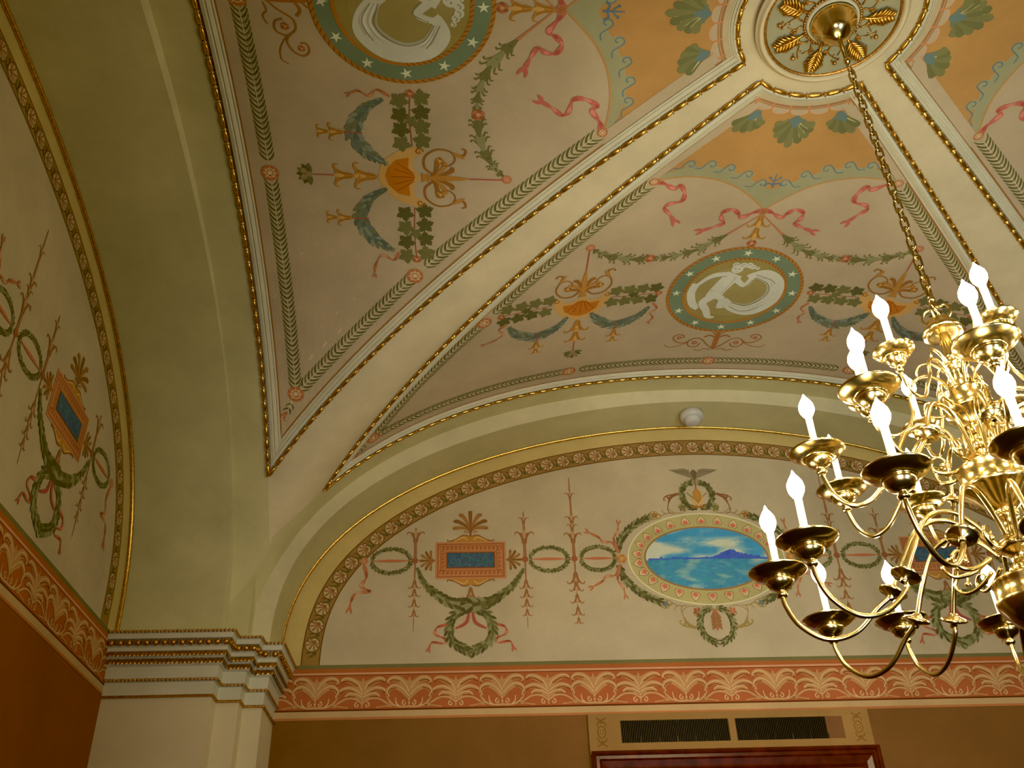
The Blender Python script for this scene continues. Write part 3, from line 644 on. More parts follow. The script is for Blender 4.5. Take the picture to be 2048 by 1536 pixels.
def wall_art(side, parent, lab, c):
    Wl = Wall(side, c); A = Art(Wl); lat = side == 'left' or side == 'right'
    Rc = [P(150, 98, 60), P(130, 82, 48), P(176, 128, 84)]
    # borders along the arch: cream band is the wall, palmette frieze on brown
    A.ox = -c                                                         # arch is centred on the bay
    A.begin(.002); k = .0
    o = arch_pts(side, .137, .108); i_ = arch_pts(side, .2486, .2252 if not lat else .222)
    o = [(o[0][0], ZT)] + [p for p in o if p[1] > ZT] + [(o[-1][0], ZT)]; i_ = [(i_[0][0], ZT)] + [p for p in i_ if p[1] > ZT] + [(i_[-1][0], ZT)]
    m = min(len(o), len(i_))
    def resample(p, n):
        cum = [0.]
        for q in range(1, len(p)): cum.append(cum[-1] + math.hypot(p[q][0]-p[q-1][0], p[q][1]-p[q-1][1]))
        return [(interp(cum[-1]*t/n, cum, [a for a, _ in p]), interp(cum[-1]*t/n, cum, [b for _, b in p])) for t in range(n+1)], cum[-1]
    O, _ = resample(o, 160); I, _ = resample(i_, 160)
    A.mb.grid([[A.V(*p) for p in O], [A.V(*p) for p in I]], P(146, 104, 54))
    A.stroke(O, .006, DKBROWN, raw=True); A.stroke(I, .006, DKBROWN, raw=True)
    M = [((p[0]+q[0])/2, (p[1]+q[1])/2) for p, q in zip(O, I)]
    A.end('lunette_border', parent)
    A.begin(.0030)
    _, Lm = resample(M, 160); N = int(Lm/.119/2)
    for k in range(-N, N+1):
        R_, _ = resample(M, 2000); d = .5 + k*.119/Lm
        if not (0.003 < d < .997): continue
        j = int(d*2000); x, y = R_[j]; x2, y2 = R_[min(2000, j+8)]; x1, y1 = R_[max(0, j-8)]; tn = math.atan2(y2-y1, x2-x1)
        A.rs(); up = tn + PI/2 if k == 0 else (tn + .5 if k > 0 else tn + PI - .5)
        A.ell(x, y, .049, .049, DKBROWN, 20); A.ell(x, y, .044, .044, P(178, 142, 94), 20)
        A.palmette(x - .034*math.cos(up), y - .034*math.sin(up), up, .070, [P(146, 88, 50), P(132, 78, 44)], 7, 2.9, .13, .3)
        s_ = 1 if k >= 0 else -1
        nx, ny = -math.sin(tn), math.cos(tn)
        cx, cy = x + s_*.059*math.cos(tn) - nx*.03, y + s_*.059*math.sin(tn) - ny*.03
        A.leaf(cx, cy, tn+PI/2+.4, .05, .016, P(104, 88, 46), .5); A.leaf(cx, cy+.0, tn+.2, .03, .012, P(104, 88, 46)); A.stroke([(cx+nx*.06, cy+ny*.06), (cx+nx*.03+.012*math.cos(tn), cy+ny*.03+.012*math.sin(tn)), (cx, cy)], .005, DKBROWN)
    A.end('palmette_frieze', parent); A.ox = 0
    # bands and acanthus frieze below the lunette
    L0, L1 = (-(YM-D1), (YM-D1)) if lat else (-(XM-W3), (XM-W3))
    A.ox = -c
    def band(z0, z1, cc): A.lift(); A.mb.grid([[A.V(L0+(L1-L0)*i/40, z) for i in range(41)] for z in (z0, z1)], cc)
    A.begin(.002); band(1.953, ZT, P(114, 97, 57)); band(1.926, 1.953, P(160, 86, 44)); band(1.913, 1.926, P(192, 128, 88)); band(1.908, 1.913, P(110, 52, 24))
    band(1.70, 1.908, P(162, 84, 46)); band(1.692, 1.702, P(98, 46, 22)); band(1.655, 1.692, P(178, 134, 86)); band(1.641, 1.655, P(170, 100, 56)); A.end('frieze_bands', parent)
    A.begin(.0035); K = int((L1-L0)/2/.2844) + 1; A.lim = (L0 - c, L1 - c)
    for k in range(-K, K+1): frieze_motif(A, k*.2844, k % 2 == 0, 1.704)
    A.end('acanthus_frieze', parent); A.ox = 0; A.lim = None
    if side in ('right', 'front'): return
    # painted arabesques, mirrored about the centre
    for g in (1, -1):
        A.sg = g
        A.begin(.003); A.rosette(2.29, 2.668, .026, LRED[0], LRED[2], 6); A.ribbon([(2.29, 2.64), (2.268, 2.555), (2.298, 2.491), (2.24, 2.455), (2.328, 2.444), (2.357, 2.392), (2.365, 2.346)], .028, LRED); A.end('painted_ribbon', parent)
        for cx, rx, ry in ((2.110, .128, .085), (1.063, .126, .084), (.733, .116, .084)):
            A.begin(.003)
            for v in (1, -1): A.wreath([(cx + rx*math.cos(t), 2.665 + v*ry*math.sin(t)) for t in [PI*j/8*.98+.03 for j in range(9)]], .036, GREEN, 15, GREEN[0])
            A.stroke([(cx-rx, 2.665), (cx, 2.665), (cx+rx, 2.665)], lambda u: .004+.016*math.sin(PI*u)**2, P(178, 100, 62)); A.end('painted_wreath', parent)
        for x, top, bot, ups, downs, th in ((1.953, 2.905, 2.18, ((2.86, .10),), ((2.50, .07), (2.44, .065), (2.37, .065), (2.30, .055)), .012),
                                        (1.223, 3.02, 2.19, ((2.965, .06), (2.85, .11)), ((2.49, .075), (2.425, .07), (2.36, .065), (2.295, .055)), .012),
                                        (.893, 3.28, 2.225, ((3.15, .06), (2.968, .075), (2.91, .06), (2.84, .10)), ((2.53, .10), (2.47, .08), (2.385, .075), (2.30, .07), (2.235, .05)), .016)):
            A.begin(.0034); A.stroke([(x, bot), (x, 2.66)], lambda u: .004+.008*u, Rc[0]); A.stroke([(x, 2.66), (x, (top+2.84)/2), (x, top)], lambda u: .020*(1-.85*u)+.003, Rc[0])
            for y, L in ups: A.bell(x, y-L*.75, PI/2, L, Rc)
            for y, L in downs: A.bell(x, y+L*.45, -PI/2, L, Rc)
            A.ell(x, 2.665, .022, .022, LRED[1], 10); A.end('painted_husk_rod', parent)
        # rosette and ribbons by the oval
        A.begin(.0046); A.flower(.575, 2.66, .035, [ORANGE[0], P(190, 120, 66), ORANGE[2]])
        for v in (1, -1):
            A.ribbon([(.59, 2.66+v*.04), (.625, 2.66+v*.115), (.69, 2.66+v*.125), (.72, 2.66+v*.16), (.782, 2.66+v*.195)], .024, LRED); A.ribbon([(.60, 2.66+v*.08), (.615, 2.66+v*.15), (.585, 2.66+v*.20), (.575, 2.66+v*.255)], .022, LRED)
        A.end('painted_ribbon', parent)
        for v in (1, -1):
            A.begin(.0040); A.wreath([(.60, 2.66+v*.045), (.575, 2.66+v*.13), (.52, 2.66+v*.20), (.44, 2.66+v*.262), (.35, 2.66+v*.305)], .062, GREEN, 13, GREEN[1]); A.end('laurel_spray', parent)
        # swag, lower wreath with ribbons
        A.begin(.0042)
        A.wreath([(1.94, 2.615), (1.875, 2.49), (1.741, 2.385), (1.587, 2.35)], .108, GREEN, 14, GREEN[0], taper=lambda u: .3+.75*u); A.wreath([(1.235, 2.60), (1.305, 2.49), (1.442, 2.382), (1.587, 2.35)], .108, GREEN, 14, GREEN[0], taper=lambda u: .3+.75*u); A.end('painted_swag', parent)
        A.begin(.0046)
        for v in (1, -1): A.wreath([(1.587+v*.02, 2.325), (1.587+v*.10, 2.29), (1.587+v*.137, 2.20), (1.587+v*.115, 2.11), (1.587+v*.01, 2.045)], .072, GREEN, 13, GREEN[2])
        A.end('painted_wreath', parent)
        A.begin(.0050)
        for v in (1, -1):
            A.stroke([(1.587+v*.01, 2.315), (1.587+v*.03, 2.235), (1.587+v*.10, 2.195)], lambda u: .010+.012*math.sin(PI*u), RED[1])
            A.ribbon([(1.587+v*.155, 2.222), (1.587+v*.215, 2.205), (1.587+v*.225, 2.16), (1.587+v*.165, 2.13), (1.587+v*.17, 2.10), (1.587+v*.245, 2.108), (1.587+v*.265, 2.07)], .020, [P(176, 92, 62), P(150, 70, 46), P(196, 116, 84)])
        A.bell(1.587, 2.475, -PI/2, .09, Rc); A.stroke([(1.587, 2.42), (1.587, 2.33)], lambda u: .008+.010*u, LRED[1]); A.end('painted_ribbon', parent)
    A.sg = 1
    # tablets: things
    for g in ((1, -1)):
        A.sg = g; X = 1.585
        nm = lab['tablet'][g]
        if nm is None: continue
        root = empty('painted_tablet', Wl.P(g*X, 2.664, 0)); tag(root, nm, 'painted panel', 'painted blue tablets on the lunettes'); inv = root.location.copy()
        def fin(n):
            o_ = A.end(n, root)
            for v in o_.data.vertices: v.co -= inv
            return o_
        R4 = lambda w, h: [(X-w, 2.664-h), (X+w, 2.664-h), (X+w, 2.664+h), (X-w, 2.664+h)]
        A.begin(.0040); A.poly(R4(.234, .132), P(182, 116, 72)); A.poly(R4(.222, .120), P(150, 84, 48)); A.poly(R4(.214, .112), P(180, 112, 68)); 
        kc = P(146, 78, 44)
        n = 15
        for r_ in range(n):
            for yy in (-.088, .088):
                xx = X - .195 + .39*r_/(n-1); A.stroke([(xx-.010, 2.664+yy-.014), (xx-.010, 2.664+yy+.014), (xx+.010, 2.664+yy+.014), (xx+.010, 2.664+yy-.008)], .006, kc, raw=True)
        for r_ in range(5):
            for xs in (-.186, .186):
                yy = 2.664 - .06 + .03*r_; A.stroke([(X+xs-.014, yy-.010), (X+xs+.014, yy-.010), (X+xs+.014, yy+.008), (X+xs-.008, yy+.008)], .006, kc, raw=True)
        A.poly(R4(.170, .066), P(170, 104, 60)); A.poly(R4(.160, .056), P(118, 66, 38)); fin('key_frame')
        A.begin(.0062); rows = [[A.V(X-.152+.304*i/24, 2.614+.1*j/8) for i in range(25)] for j in range(9)]
        A.mb.grid(rows, None, cf=lambda j, i: P(*[v*random.uniform(.86, 1.14) for v in (72, 88, 92)])); fin('blue_panel')
        for v, yb in ((1, 2.664+.13), (-1, 2.664-.13)):
            A.begin(.0036); A.poly([(X-.155, yb), (X-.10, yb+v*.018), (X-.05, yb+v*.05), (X, yb+v*.045), (X+.05, yb+v*.05), (X+.10, yb+v*.018), (X+.155, yb)], ORANGE[0])
            for w in (1, -1):
                A.stroke([(X+w*.02, yb+v*.015), (X+w*.05, yb+v*.035), (X+w*.11, yb+v*.01)], .010, ORANGE[2]); A.stroke([(X+w*.01, yb+v*.045), (X+w*.05, yb+v*.052), (X+w*.10, yb+v*.022), (X+w*.15, yb+v*.008), (X+w*.152, yb+v*.022)], .007, Rc[1])
            fin('scrolled_crest')
        A.begin(.0036)
        pp = [P(154, 100, 54), P(132, 84, 44)]
        A.palmette(X, 2.855, PI/2, .17, pp, 7, 2.3, .16, .55); A.stroke([(X, 2.835), (X, 2.93)], .014, pp[1])
        for w in (1, -1): A.stroke([(X+w*.02, 2.86), (X+w*.035, 2.875), (X+w*.045, 2.865)], .008, pp[0])
        fin('painted_palmette')
        for w in (1, -1): A.begin(.0036); A.palmette(X+w*.234, 2.664, 0 if w > 0 else PI, .105, pp, 7, 2.2, .17, .45); fin('painted_palmette')
    A.sg = 1
    # oval picture: a thing
    root = empty('oval_seascape', Wl.P(0, 2.658, 0)); tag(root, lab['oval'], 'mural picture'); inv = root.location.copy()
    def fin(n):
        o_ = A.end(n, root)
        for v in o_.data.vertices: v.co -= inv
        return o_
    cy = 2.658
    A.begin(.0052); A.ell(0, cy, .535, .333, P(204, 178, 130), 72); A.ell(0, cy, .526, .325, P(172, 146, 90), 72); A.ring(0, cy, .418, .226, .014, P(150, 104, 62), 72)
    fin('ochre_ring')
    for k in range(26):
        A.begin(.0070); t = 2*PI*(k+.5)/26; x, y = .470*math.cos(t), cy + .277*math.sin(t); an = math.atan2(math.sin(t)*.47, math.cos(t)*.277)
        T = lambda u, v: (x + u*math.cos(an) - v*math.sin(an), y + u*math.sin(an) + v*math.cos(an))
        hp = lambda q: [T(.040*q, 0), T(.014*q, .024*q), T(-.014*q, .033*q), T(-.030*q, .022*q), T(-.026*q, 0), T(-.030*q, -.022*q), T(-.014*q, -.033*q), T(.014*q, -.024*q)]
        A.poly(hp(1.0), P(128, 92, 52)); A.poly(hp(.86), P(196, 160, 112))
        for j in range(5): A.leaf(*T(-.020, 0), an + (j-2)*.55, .038*(1-.13*abs(j-2)), .010, P(192, 100, 68))
        fin('heart_leaf')
    A.begin(.0066); rows = []
    from mathutils import noise as nz
    nr, na = 26, 96
    for j in range(nr+1): rows.append([A.V(.412*(j/nr)*math.cos(2*PI*i/na), cy + .221*(j/nr)*math.sin(2*PI*i/na)) for i in range(na)])
    def seac(j, i):
        r = (j+.5)/nr; t = 2*PI*(i+.5)/na; x, y = .412*r*math.cos(t), .221*r*math.sin(t)
        n1 = nz.noise(Vector((x*5+y*4, y*16-x*2.5, 1.3))); n2 = nz.noise(Vector((x*24, y*60, 5.)))
        hz = -.008
        mt = .012 + .062*max(0, 1-abs(x-.17)/.15)**1.3 + .012*max(0, 1-abs(x-.31)/.07) + .006*n2
        if y > hz:
            if y < hz + mt and y > hz-.002 and (x > -.40): return P(72 + 14*n2, 88 + 10*n2, 146)
            k = n1*1.9 + (.50 if y < .12 else 0.) + .25*n2
            cl = max(0, min(1, k+.25)); s0 = (72, 130, 146); s1 = (188, 174, 138)
            return P(*[a + (b-a)*cl for a, b in zip(s0, s1)])
        k = nz.noise(Vector((x*7-y*6, y*26+x*5, 8.)))*1.4 + .35*n2 - .12
        cl = max(0, min(1, k)); s0 = (72, 124 + 14*n2, 132); s1 = (160, 160, 130)
        return P(*[a + (b-a)*cl for a, b in zip(s0, s1)])
    A.mb.grid(rows, None, True, cf=seac); fin('sea_view')
    # ornaments over and under the oval
    A.begin(.0042)
    for v in (1, -1): A.wreath([(v*.012, 3.028), (v*.075, 3.05), (v*.105, 3.125), (v*.085, 3.20), (v*.02, 3.235)], .052, GREEN, 12, GREEN[3])
    A.poly([(0, 3.19), (.03, 3.15), (.035, 3.10), (.015, 3.045), (-.015, 3.045), (-.035, 3.10), (-.03, 3.15)], ORANGE[0]); A.stroke([(0, 3.18), (0, 3.25)], .008, LRED[1])
    for v in (1, -1): A.leaf(0, 3.05, PI/2+v*.7, .09, .018, ORANGE[2], -v*.6); A.leaf(0, 3.035, PI/2+v*1.4, .06, .02, ORANGE[1]); A.stroke([(0, 3.08), (v*.07, 3.15)], .006, OLIVE[0])
    A.end('torch_wreath', parent)
    A.begin(.0046); ec = P(134, 108, 76); eb = P(112, 86, 58)
    for v in (1, -1): A.poly([(0, 3.262), (v*.03, 3.268), (v*.075, 3.288), (v*.12, 3.305), (v*.15, 3.32), (v*.178, 3.334), (v*.13, 3.338), (v*.075, 3.344), (v*.045, 3.338), (v*.03, 3.318), (v*.012, 3.312), (0, 3.312)], ec)
    for v in (1, -1):
        for k in range(5): A.stroke([(v*(.03+.02*k), 3.335-.004*k), (v*(.05+.024*k), 3.300+.005*k)], .004, eb)
    A.poly([(-.022, 3.315), (-.012, 3.27), (0, 3.236), (.014, 3.27), (.022, 3.315), (.006, 3.334), (-.010, 3.332)], eb); A.end('painted_eagle', parent)
    A.begin(.0042)
    for v in (1, -1): A.wreath([(v*.012, 2.31), (v*.08, 2.28), (v*.108, 2.20), (v*.085, 2.12), (v*.02, 2.072)], .052, GREEN, 12, GREEN[2])
    A.leaf(0, 2.30, -PI/2, .15, .05, LRED[0])
    for k in range(4):
        for v in (1, -1): A.leaf(0, 2.27-.025*k, -PI/2+v*.9, .05, .02, Rc[0], -v*.5)
    A.end('painted_wreath', parent)
    for v in (1, -1):
        A.begin(.0040); A.sg = v; y0 = 2.658; oc = P(152, 118, 66)
        for s_ in (1, -1):
            Q = lambda pts: [(a, y0 + s_*(b-2.658)) for a, b in pts]
            c1 = Rc[1] if s_ > 0 else oc
            A.stroke(Q([(.118, 3.142), (.15, 3.138), (.185, 3.118), (.205, 3.08), (.218, 3.03), (.212, 3.0), (.18, 2.988)]), lambda u: .006 + .016*math.sin(PI*min(1, u*1.6+.1))*(u < .6), c1)
            A.stroke(Q([(.15, 3.138), (.20, 3.132), (.232, 3.115), (.238, 3.095), (.225, 3.092)]), lambda u: .012*(1-.5*u), c1); A.leaf(*Q([(.195, 3.09)])[0], (1.1 if s_ > 0 else -1.1), .05, .014, c1)
            A.stroke(Q([(.216, 3.03), (.175, 2.998), (.125, 2.997), (.088, 3.02), (.092, 3.055), (.12, 3.066), (.142, 3.048)]), .006, oc)
            A.stroke(Q([(.205, 2.995), (.25, 2.985), (.292, 2.955), (.332, 2.95), (.352, 2.975), (.338, 3.002), (.308, 3.005), (.292, 2.988)]), .007, oc); A.stroke(Q([(.23, 2.99), (.255, 3.0), (.262, 3.02)]), .006, oc)
            A.stroke(Q([(.345, 2.955), (.375, 2.93), (.395, 2.945)]), .006, oc); A.leaf(*Q([(.27, 2.975)])[0], .4*s_, .04, .014, oc)
            x_, y_ = Q([(.117, 3.033)])[0]; A.vineleaf(x_, y_, .03, PI/2*s_, OLIVE if s_ > 0 else [LRED[0], LRED[1], LRED[2]]); x_, y_ = Q([(.318, 2.977)])[0]; A.vineleaf(x_, y_, .026, PI/2*s_, [ORANGE[1], OLIVE[0], ORANGE[2]] if s_ > 0 else SWAG)
        A.sg = 1; A.end('painted_scrollwork', parent)

def wall_mesh(side):
    mb = MB(); Wl = Wall(side); lat = side in ('left', 'right'); E = YM if lat else XM
    ar = arch_pts(side, -.0, -.0); fld = [(ar[0][0], ZT)] + [p for p in ar if p[1] > ZT] + [(ar[-1][0], ZT)]
    inn = arch_pts(side, .2, .2)
    n = len(fld); cb = P(186, 148, 88)
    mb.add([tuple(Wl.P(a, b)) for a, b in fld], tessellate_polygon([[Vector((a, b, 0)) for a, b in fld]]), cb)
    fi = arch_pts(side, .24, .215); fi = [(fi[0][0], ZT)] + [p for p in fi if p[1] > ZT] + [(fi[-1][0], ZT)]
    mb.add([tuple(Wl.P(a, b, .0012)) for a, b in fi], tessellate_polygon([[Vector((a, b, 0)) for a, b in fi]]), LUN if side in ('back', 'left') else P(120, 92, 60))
    return mb, Wl, E
LOW = (FLOOR, ZT)
for side in ('back', 'left', 'right', 'front'):
    mb, Wl, E = wall_mesh(side)
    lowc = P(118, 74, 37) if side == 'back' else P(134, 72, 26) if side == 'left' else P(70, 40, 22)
    if side == 'front':
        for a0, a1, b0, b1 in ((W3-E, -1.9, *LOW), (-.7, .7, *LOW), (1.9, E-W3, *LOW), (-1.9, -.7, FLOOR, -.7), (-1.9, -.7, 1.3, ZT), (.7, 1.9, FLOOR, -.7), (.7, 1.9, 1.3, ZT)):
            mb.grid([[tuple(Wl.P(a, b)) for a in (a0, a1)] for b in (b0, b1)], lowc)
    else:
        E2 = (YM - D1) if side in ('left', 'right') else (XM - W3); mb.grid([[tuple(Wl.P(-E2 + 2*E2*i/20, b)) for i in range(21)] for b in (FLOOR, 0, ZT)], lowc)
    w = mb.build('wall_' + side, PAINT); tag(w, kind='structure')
    lab = {'oval': 'oval seascape mural with a blue mountain, in an ochre ring of red hearts' if side == 'back' else 'oval seascape mural on the left side lunette, outside the picture edge',
           'tablet': {-1: 'painted blue tablet in a red key-pattern frame, left of the oval seascape', 1: 'painted blue tablet in a key-pattern frame seen behind the chandelier arms'} if side == 'back'
           else {1: 'foreshortened painted blue tablet in a red frame on the left side lunette', -1: None}}
    wall_art(side, w, lab, -.023 if side == 'back' else 0.)
mb = MB(); mb.box((-.1, FY-.1, FLOOR-.1), (RX+.1, .1, FLOOR)); tag(mb.build('floor', FLOORM), kind='structure')
# two tall windows in the entrance wall behind the viewer
for i, (a0, a1) in enumerate(((-1.9, -.7), (.7, 1.9))):
    Wl = Wall('front'); x0, x1 = sorted((Wl.P(a0, 0).x, Wl.P(a1, 0).x)); mb = MB(); y = FY
    for xa, xb, za, zb in ((x0, x0+.07, -.7, 1.3), (x1-.07, x1, -.7, 1.3), (x0+.07, x1-.07, -.7, -.62), (x0+.07, x1-.07, 1.22, 1.3), (x0+.07, x1-.07, .28, .33), ((x0+x1)/2-.02, (x0+x1)/2+.02, -.62, 1.22)):
        mb.box((xa, y-.06, za), (xb, y+.02, zb))
    wn = mb.build('window_%d' % (i+1), WHITE); tag(wn, kind='structure')
    g = MB(); g.grid([[(x0+.07, y-.03, z), (x1-.07, y-.03, z)] for z in (-.62, 1.22)]); g.build('pane', glassm, wn)

# ------------------------------------------------------------------ corner piers with gilded capitals
CAP = [(0, FLOOR), (0, 1.621), (.014, 1.621), (.016, 1.628), (.012, 1.634), (.004, 1.635), (.005, 1.706), (.018, 1.707), (.024, 1.7145), (.018, 1.722), (.020, 1.724), (.024, 1.788), (.034, 1.790), (.042, 1.808), (.040, 1.826), (.046, 1.829), (.058, 1.845), (.060, 1.860), (.066, 1.862), (.067, 1.881), (.074, 1.884), (.076, 1.921), (.092, 1.924), (.098, 1.950), (.106, 1.951), (.108, 1.966), (.0, 1.967)]
def pier(fx, fy, name, label):
    S = lambda x, y: (x if not fx else RX - x, -y if not fy else FY + y)
    plan = [(0, D1), (W1, D1), (W1, D2), (W2, D2), (W2, D3), (W3, D3), (W3, 0)]
    nrm = [(0, 1), (1, 0), (0, 1), (1, 0), (0, 1), (1, 0)]            # outward normals of the faces (x, distance from wall)
    def offs(p):
        out = [(0, D1+p)]
        for i in range(1, 6):
            x, y = plan[i]; out.append((x+p, y+p))
        out.append((W3+p, 0)); return out
    root = empty(name, (*S(W1*.5, D1*.5), FLOOR)); tag(root, label, 'pier', 'stepped cream corner piers'); inv = root.location.copy()
    def bld(mb, n, m, sm=False):
        if fx != fy:
            mb.f = [tuple(reversed(f)) for f in mb.f]
        o = mb.build(n, m, root, sm)
        for v in o.data.vertices: v.co -= inv
        return o
    def rows(pr): return [[(*S(x, y), z) for x, y in offs(p)] for p, z in pr]
    mb = MB(); mb.grid(rows(CAP[:2]), None); bld(mb, 'shaft', CREAMM)
    mb = MB(); mb.grid(rows([CAP[1], *CAP[2:6]]), None); bld(mb, 'gilt_fillet', GOLDDK)
    mb = MB(); mb.grid(rows(CAP[5:]), None); bld(mb, 'capital', WHITE)
    def run(p, z):                                                   # polyline around the capital at projection p
        return [Vector((*S(x, y), z)) for x, y in offs(p)]
    def along(p, z, step, fn):
        pts = run(p, z)
        for i in range(6):
            a, b = pts[i], pts[i+1]; L = (b-a).length; n = max(1, round(L/step)); d = (b-a)/n
            nx, ny = nrm[i]; nv = Vector((nx if not fx else -nx, -ny if not fy else ny, 0))
            for k in range(n): fn(a + d*(k+.5), d.normalized(), nv, L/n)
    for p, z, r, nm in ((.108, 1.959, .0085, 'gilded_rope'), (.022, 1.7145, .0085, 'gilded_rope')):
        mb = MB(); 
        def rope(c, d, nv, L):
            up = Vector((0, 0, 1)); t = (d + up*.8).normalized(); mb.grid([[c + t*(L*.75*q) + (nv*math.cos(PI*k/4)+nv.cross(t)*math.sin(PI*k/4))*(r*w) for k in range(8)] for q, w in ((-.6, .3), (-.3, .85), (0, 1), (.3, .85), (.6, .3))], None, True)
        along(p, z, .022, rope); bld(mb, nm, GOLDDK, True)
    mb = MB()
    def egg(c, d, nv, L):
        mb.ball(c, .0182, 10, 6, None, (1, 1, 1.05)); s_ = L*.5
        for q in (-.5, .5): mb.grid([[c + d*(L*q) + nv*(.004+.006*math.sin(PI*k/6)) + Vector((0, 0, -.018+.036*k/6)) + d*w for w in (-.004, .004)] for k in range(7)], None)
    along(.084, 1.903, .047, egg); bld(mb, 'egg_moulding', GOLDDK, True)
    for p, z, h, st in ((.058, 1.846, .034, .044), (.042, 1.808, .036, .044)):
        mb = MB()
        def lf(c, d, nv, L):
            for g, tw in ((0, 1), (.5, .6)):
                c2 = c + d*(L*g)
                mb.grid([[c2 + d*(L*.44*tw*w*math.sin(PI*min(1, .15+.85*k/6))) + Vector((0, 0, h*(.5-k/6))) + nv*(.004 + .012*math.sin(PI*.5*k/6) - .004*abs(w)) for w in (-1, -.5, 0, .5, 1)] for k in range(7)], None)
        along(p, z, st, lf); bld(mb, 'leaf_moulding', GOLDDK, True)
    return root
pier(0, 0, 'corner_pier', 'cream corner pier with stepped gilded capital, left of the back lunette')
pier(1, 0, 'corner_pier', 'cream corner pier with gilded capital at the far right end of the back wall')
pier(0, 1, 'corner_pier', 'cream corner pier with gilded capital at the entrance end of the left wall')
pier(1, 1, 'corner_pier', 'cream corner pier with gilded capital at the entrance end of the right wall')

# ------------------------------------------------------------------ ceiling rose
rose = empty('ceiling_rose', (XM, -YM, ZCEN)); tag(rose, 'round ceiling rose with gilded acanthus leaves on grey, around the chandelier canopy', 'ceiling rose')
mb = MB(); mb.lathe([(.0, -.006), (.286, -.006), (.290, -.006)], 72); g_ = mb.build('grey_ground', mat('grey_ground', P(152, 132, 96), .7, noise=(6, .06)), rose)
mb = MB(); mb.lathe([(.290, -.004), (.294, -.016), (.300, -.016), (.304, -.006)], 90); mb.build('gilt_rim', GOLDDK, rose, True)
mb = MB(); mb.lathe([(.302, -.006), (.308, -.022), (.318, -.026), (.326, -.020), (.328, -.008), (.336, -.006), (.340, 0.)], 90); mb.build('plaster_rim', CREAMM, rose, True)
mb = MB()
for k in range(56): a = 2*PI*k/56; mb.ball((.124*math.cos(a), .124*math.sin(a), -.012), .0075, 8, 5)
mb.build('bead_ring', GOLDDK, rose, True)
mb = MB(); mb.lathe([(.100, -.006), (.104, -.022), (.114, -.022), (.118, -.006)], 60); mb.build('white_ring', WHITE, rose, True)
def acanthus(ang):
    mb = MB(); ca, sa = math.cos(ang), math.sin(ang)
    T = lambda u, v, z: (u*ca - v*sa, u*sa + v*ca, z)
    mb.tube([T(.13 + .14*k/8, 0, -.012 - .012*math.sin(PI*k/8)) for k in range(9)], lambda u: .007*(1-.6*u), 6)
    for g in (1, -1):
        for k in range(7):
            u0 = .158 + .016*k; L = .056*(1 - abs(k-2)*.13); pts = [T(u0 + L*.75*q, g*(L*(q - .18*q*q)), -.012 - .014*math.sin(PI*q*.9)) for q in (0, .25, .5, .75, 1)]
            mb.tube(pts, lambda u: .0085*(1-.5*u), 5)
    return mb
for k in range(7): acanthus(math.radians(44 + k*360/7)).build('acanthus_leaf', GOLD, rose, True)
for k in range(7):
    a = math.radians(44 + (k+.5)*360/7); mb = MB(); ca, sa = math.cos(a), math.sin(a); T = lambda u, v, z: (u*ca - v*sa, u*sa + v*ca, z)
    for g in (1, -1):
        pts = [T(.135 + .055*q + .012*math.sin(q*7), g*(.012 + .03*math.sin(PI*q)), -.011) for q in [i/10 for i in range(11)]]; mb.tube(pts, lambda u: .004*(1-.4*u), 5)
        mb.tube([T(.165 + .014*(1-q*.6)*math.cos(q*9), g*(.038 + .014*(1-q*.6)*math.sin(q*9)), -.011) for q in [i/12 for i in range(13)]], .003, 5)
    mb.tube([T(.19 + .035*q, .01*math.sin(q*5), -.010) for q in [i/6 for i in range(7)]], .003, 5); mb.ball(T(.236, .004, -.014), .011, 8, 5)
    for g in (1, -1): mb.ball(T(.222, .016*g, -.010), .006, 6, 4)
    mb.build('gilt_scroll', GOLDDK, rose, True)

# ------------------------------------------------------------------ chandelier
ch = empty('chandelier', (XM, -YM, .88)); tag(ch, 'large polished brass chandelier with three tiers of lit candle lamps hanging on a chain', 'chandelier')
ZC = .88
def cpart(mb, n, m=BRASS, parent=ch, sm=True): return mb.build(n, m, parent, sm)
mb = MB(); zt = ZCEN - .02 - ZC
mb.lathe([(.100, zt), (.103, zt-.012), (.098, zt-.03), (.085, zt-.048), (.083, zt-.054), (.068, zt-.075), (.066, zt-.082), (.048, zt-.098), (.028, zt-.110), (.014, zt-.116), (0, zt-.117)], 48); cpart(mb, 'canopy')
mb = MB(); mb.lathe([(.0095, zt-.11), (.0095, 3.46-ZC), (.016, 3.455-ZC), (.018, 3.447-ZC), (.012, 3.437-ZC), (.006, 3.430-ZC), (0, 3.43-ZC)], 16); cpart(mb, 'stem')
mb = MB(); z = 3.425 - ZC; k = 0; LL, pitch = .062, .0475
while z - LL > 2.10 - ZC:
    pts = []; hw, hl = .0135, LL/2 - .013; zc = z - LL/2
    for i in range(24):
        a = 2*PI*i/24; x = hw*math.cos(a); zz = (hl if math.sin(a) >= 0 else -hl) + .013*math.sin(a)
        pts.append((x, 0, zc+zz) if k % 2 == 0 else (0, x, zc+zz))
    pts.append(pts[0]); ca, sa = math.cos(.5), math.sin(.5); pts = [(x*ca - y*sa, x*sa + y*ca, q) for x, y, q in pts]
    mb.tube(pts, .0043, 7, cap=False); z -= pitch; k += 1
zch = z
cpart(mb, 'chain', mat('aged_brass', (.52, .38, .17), .25, 1., noise=(30, .2)))
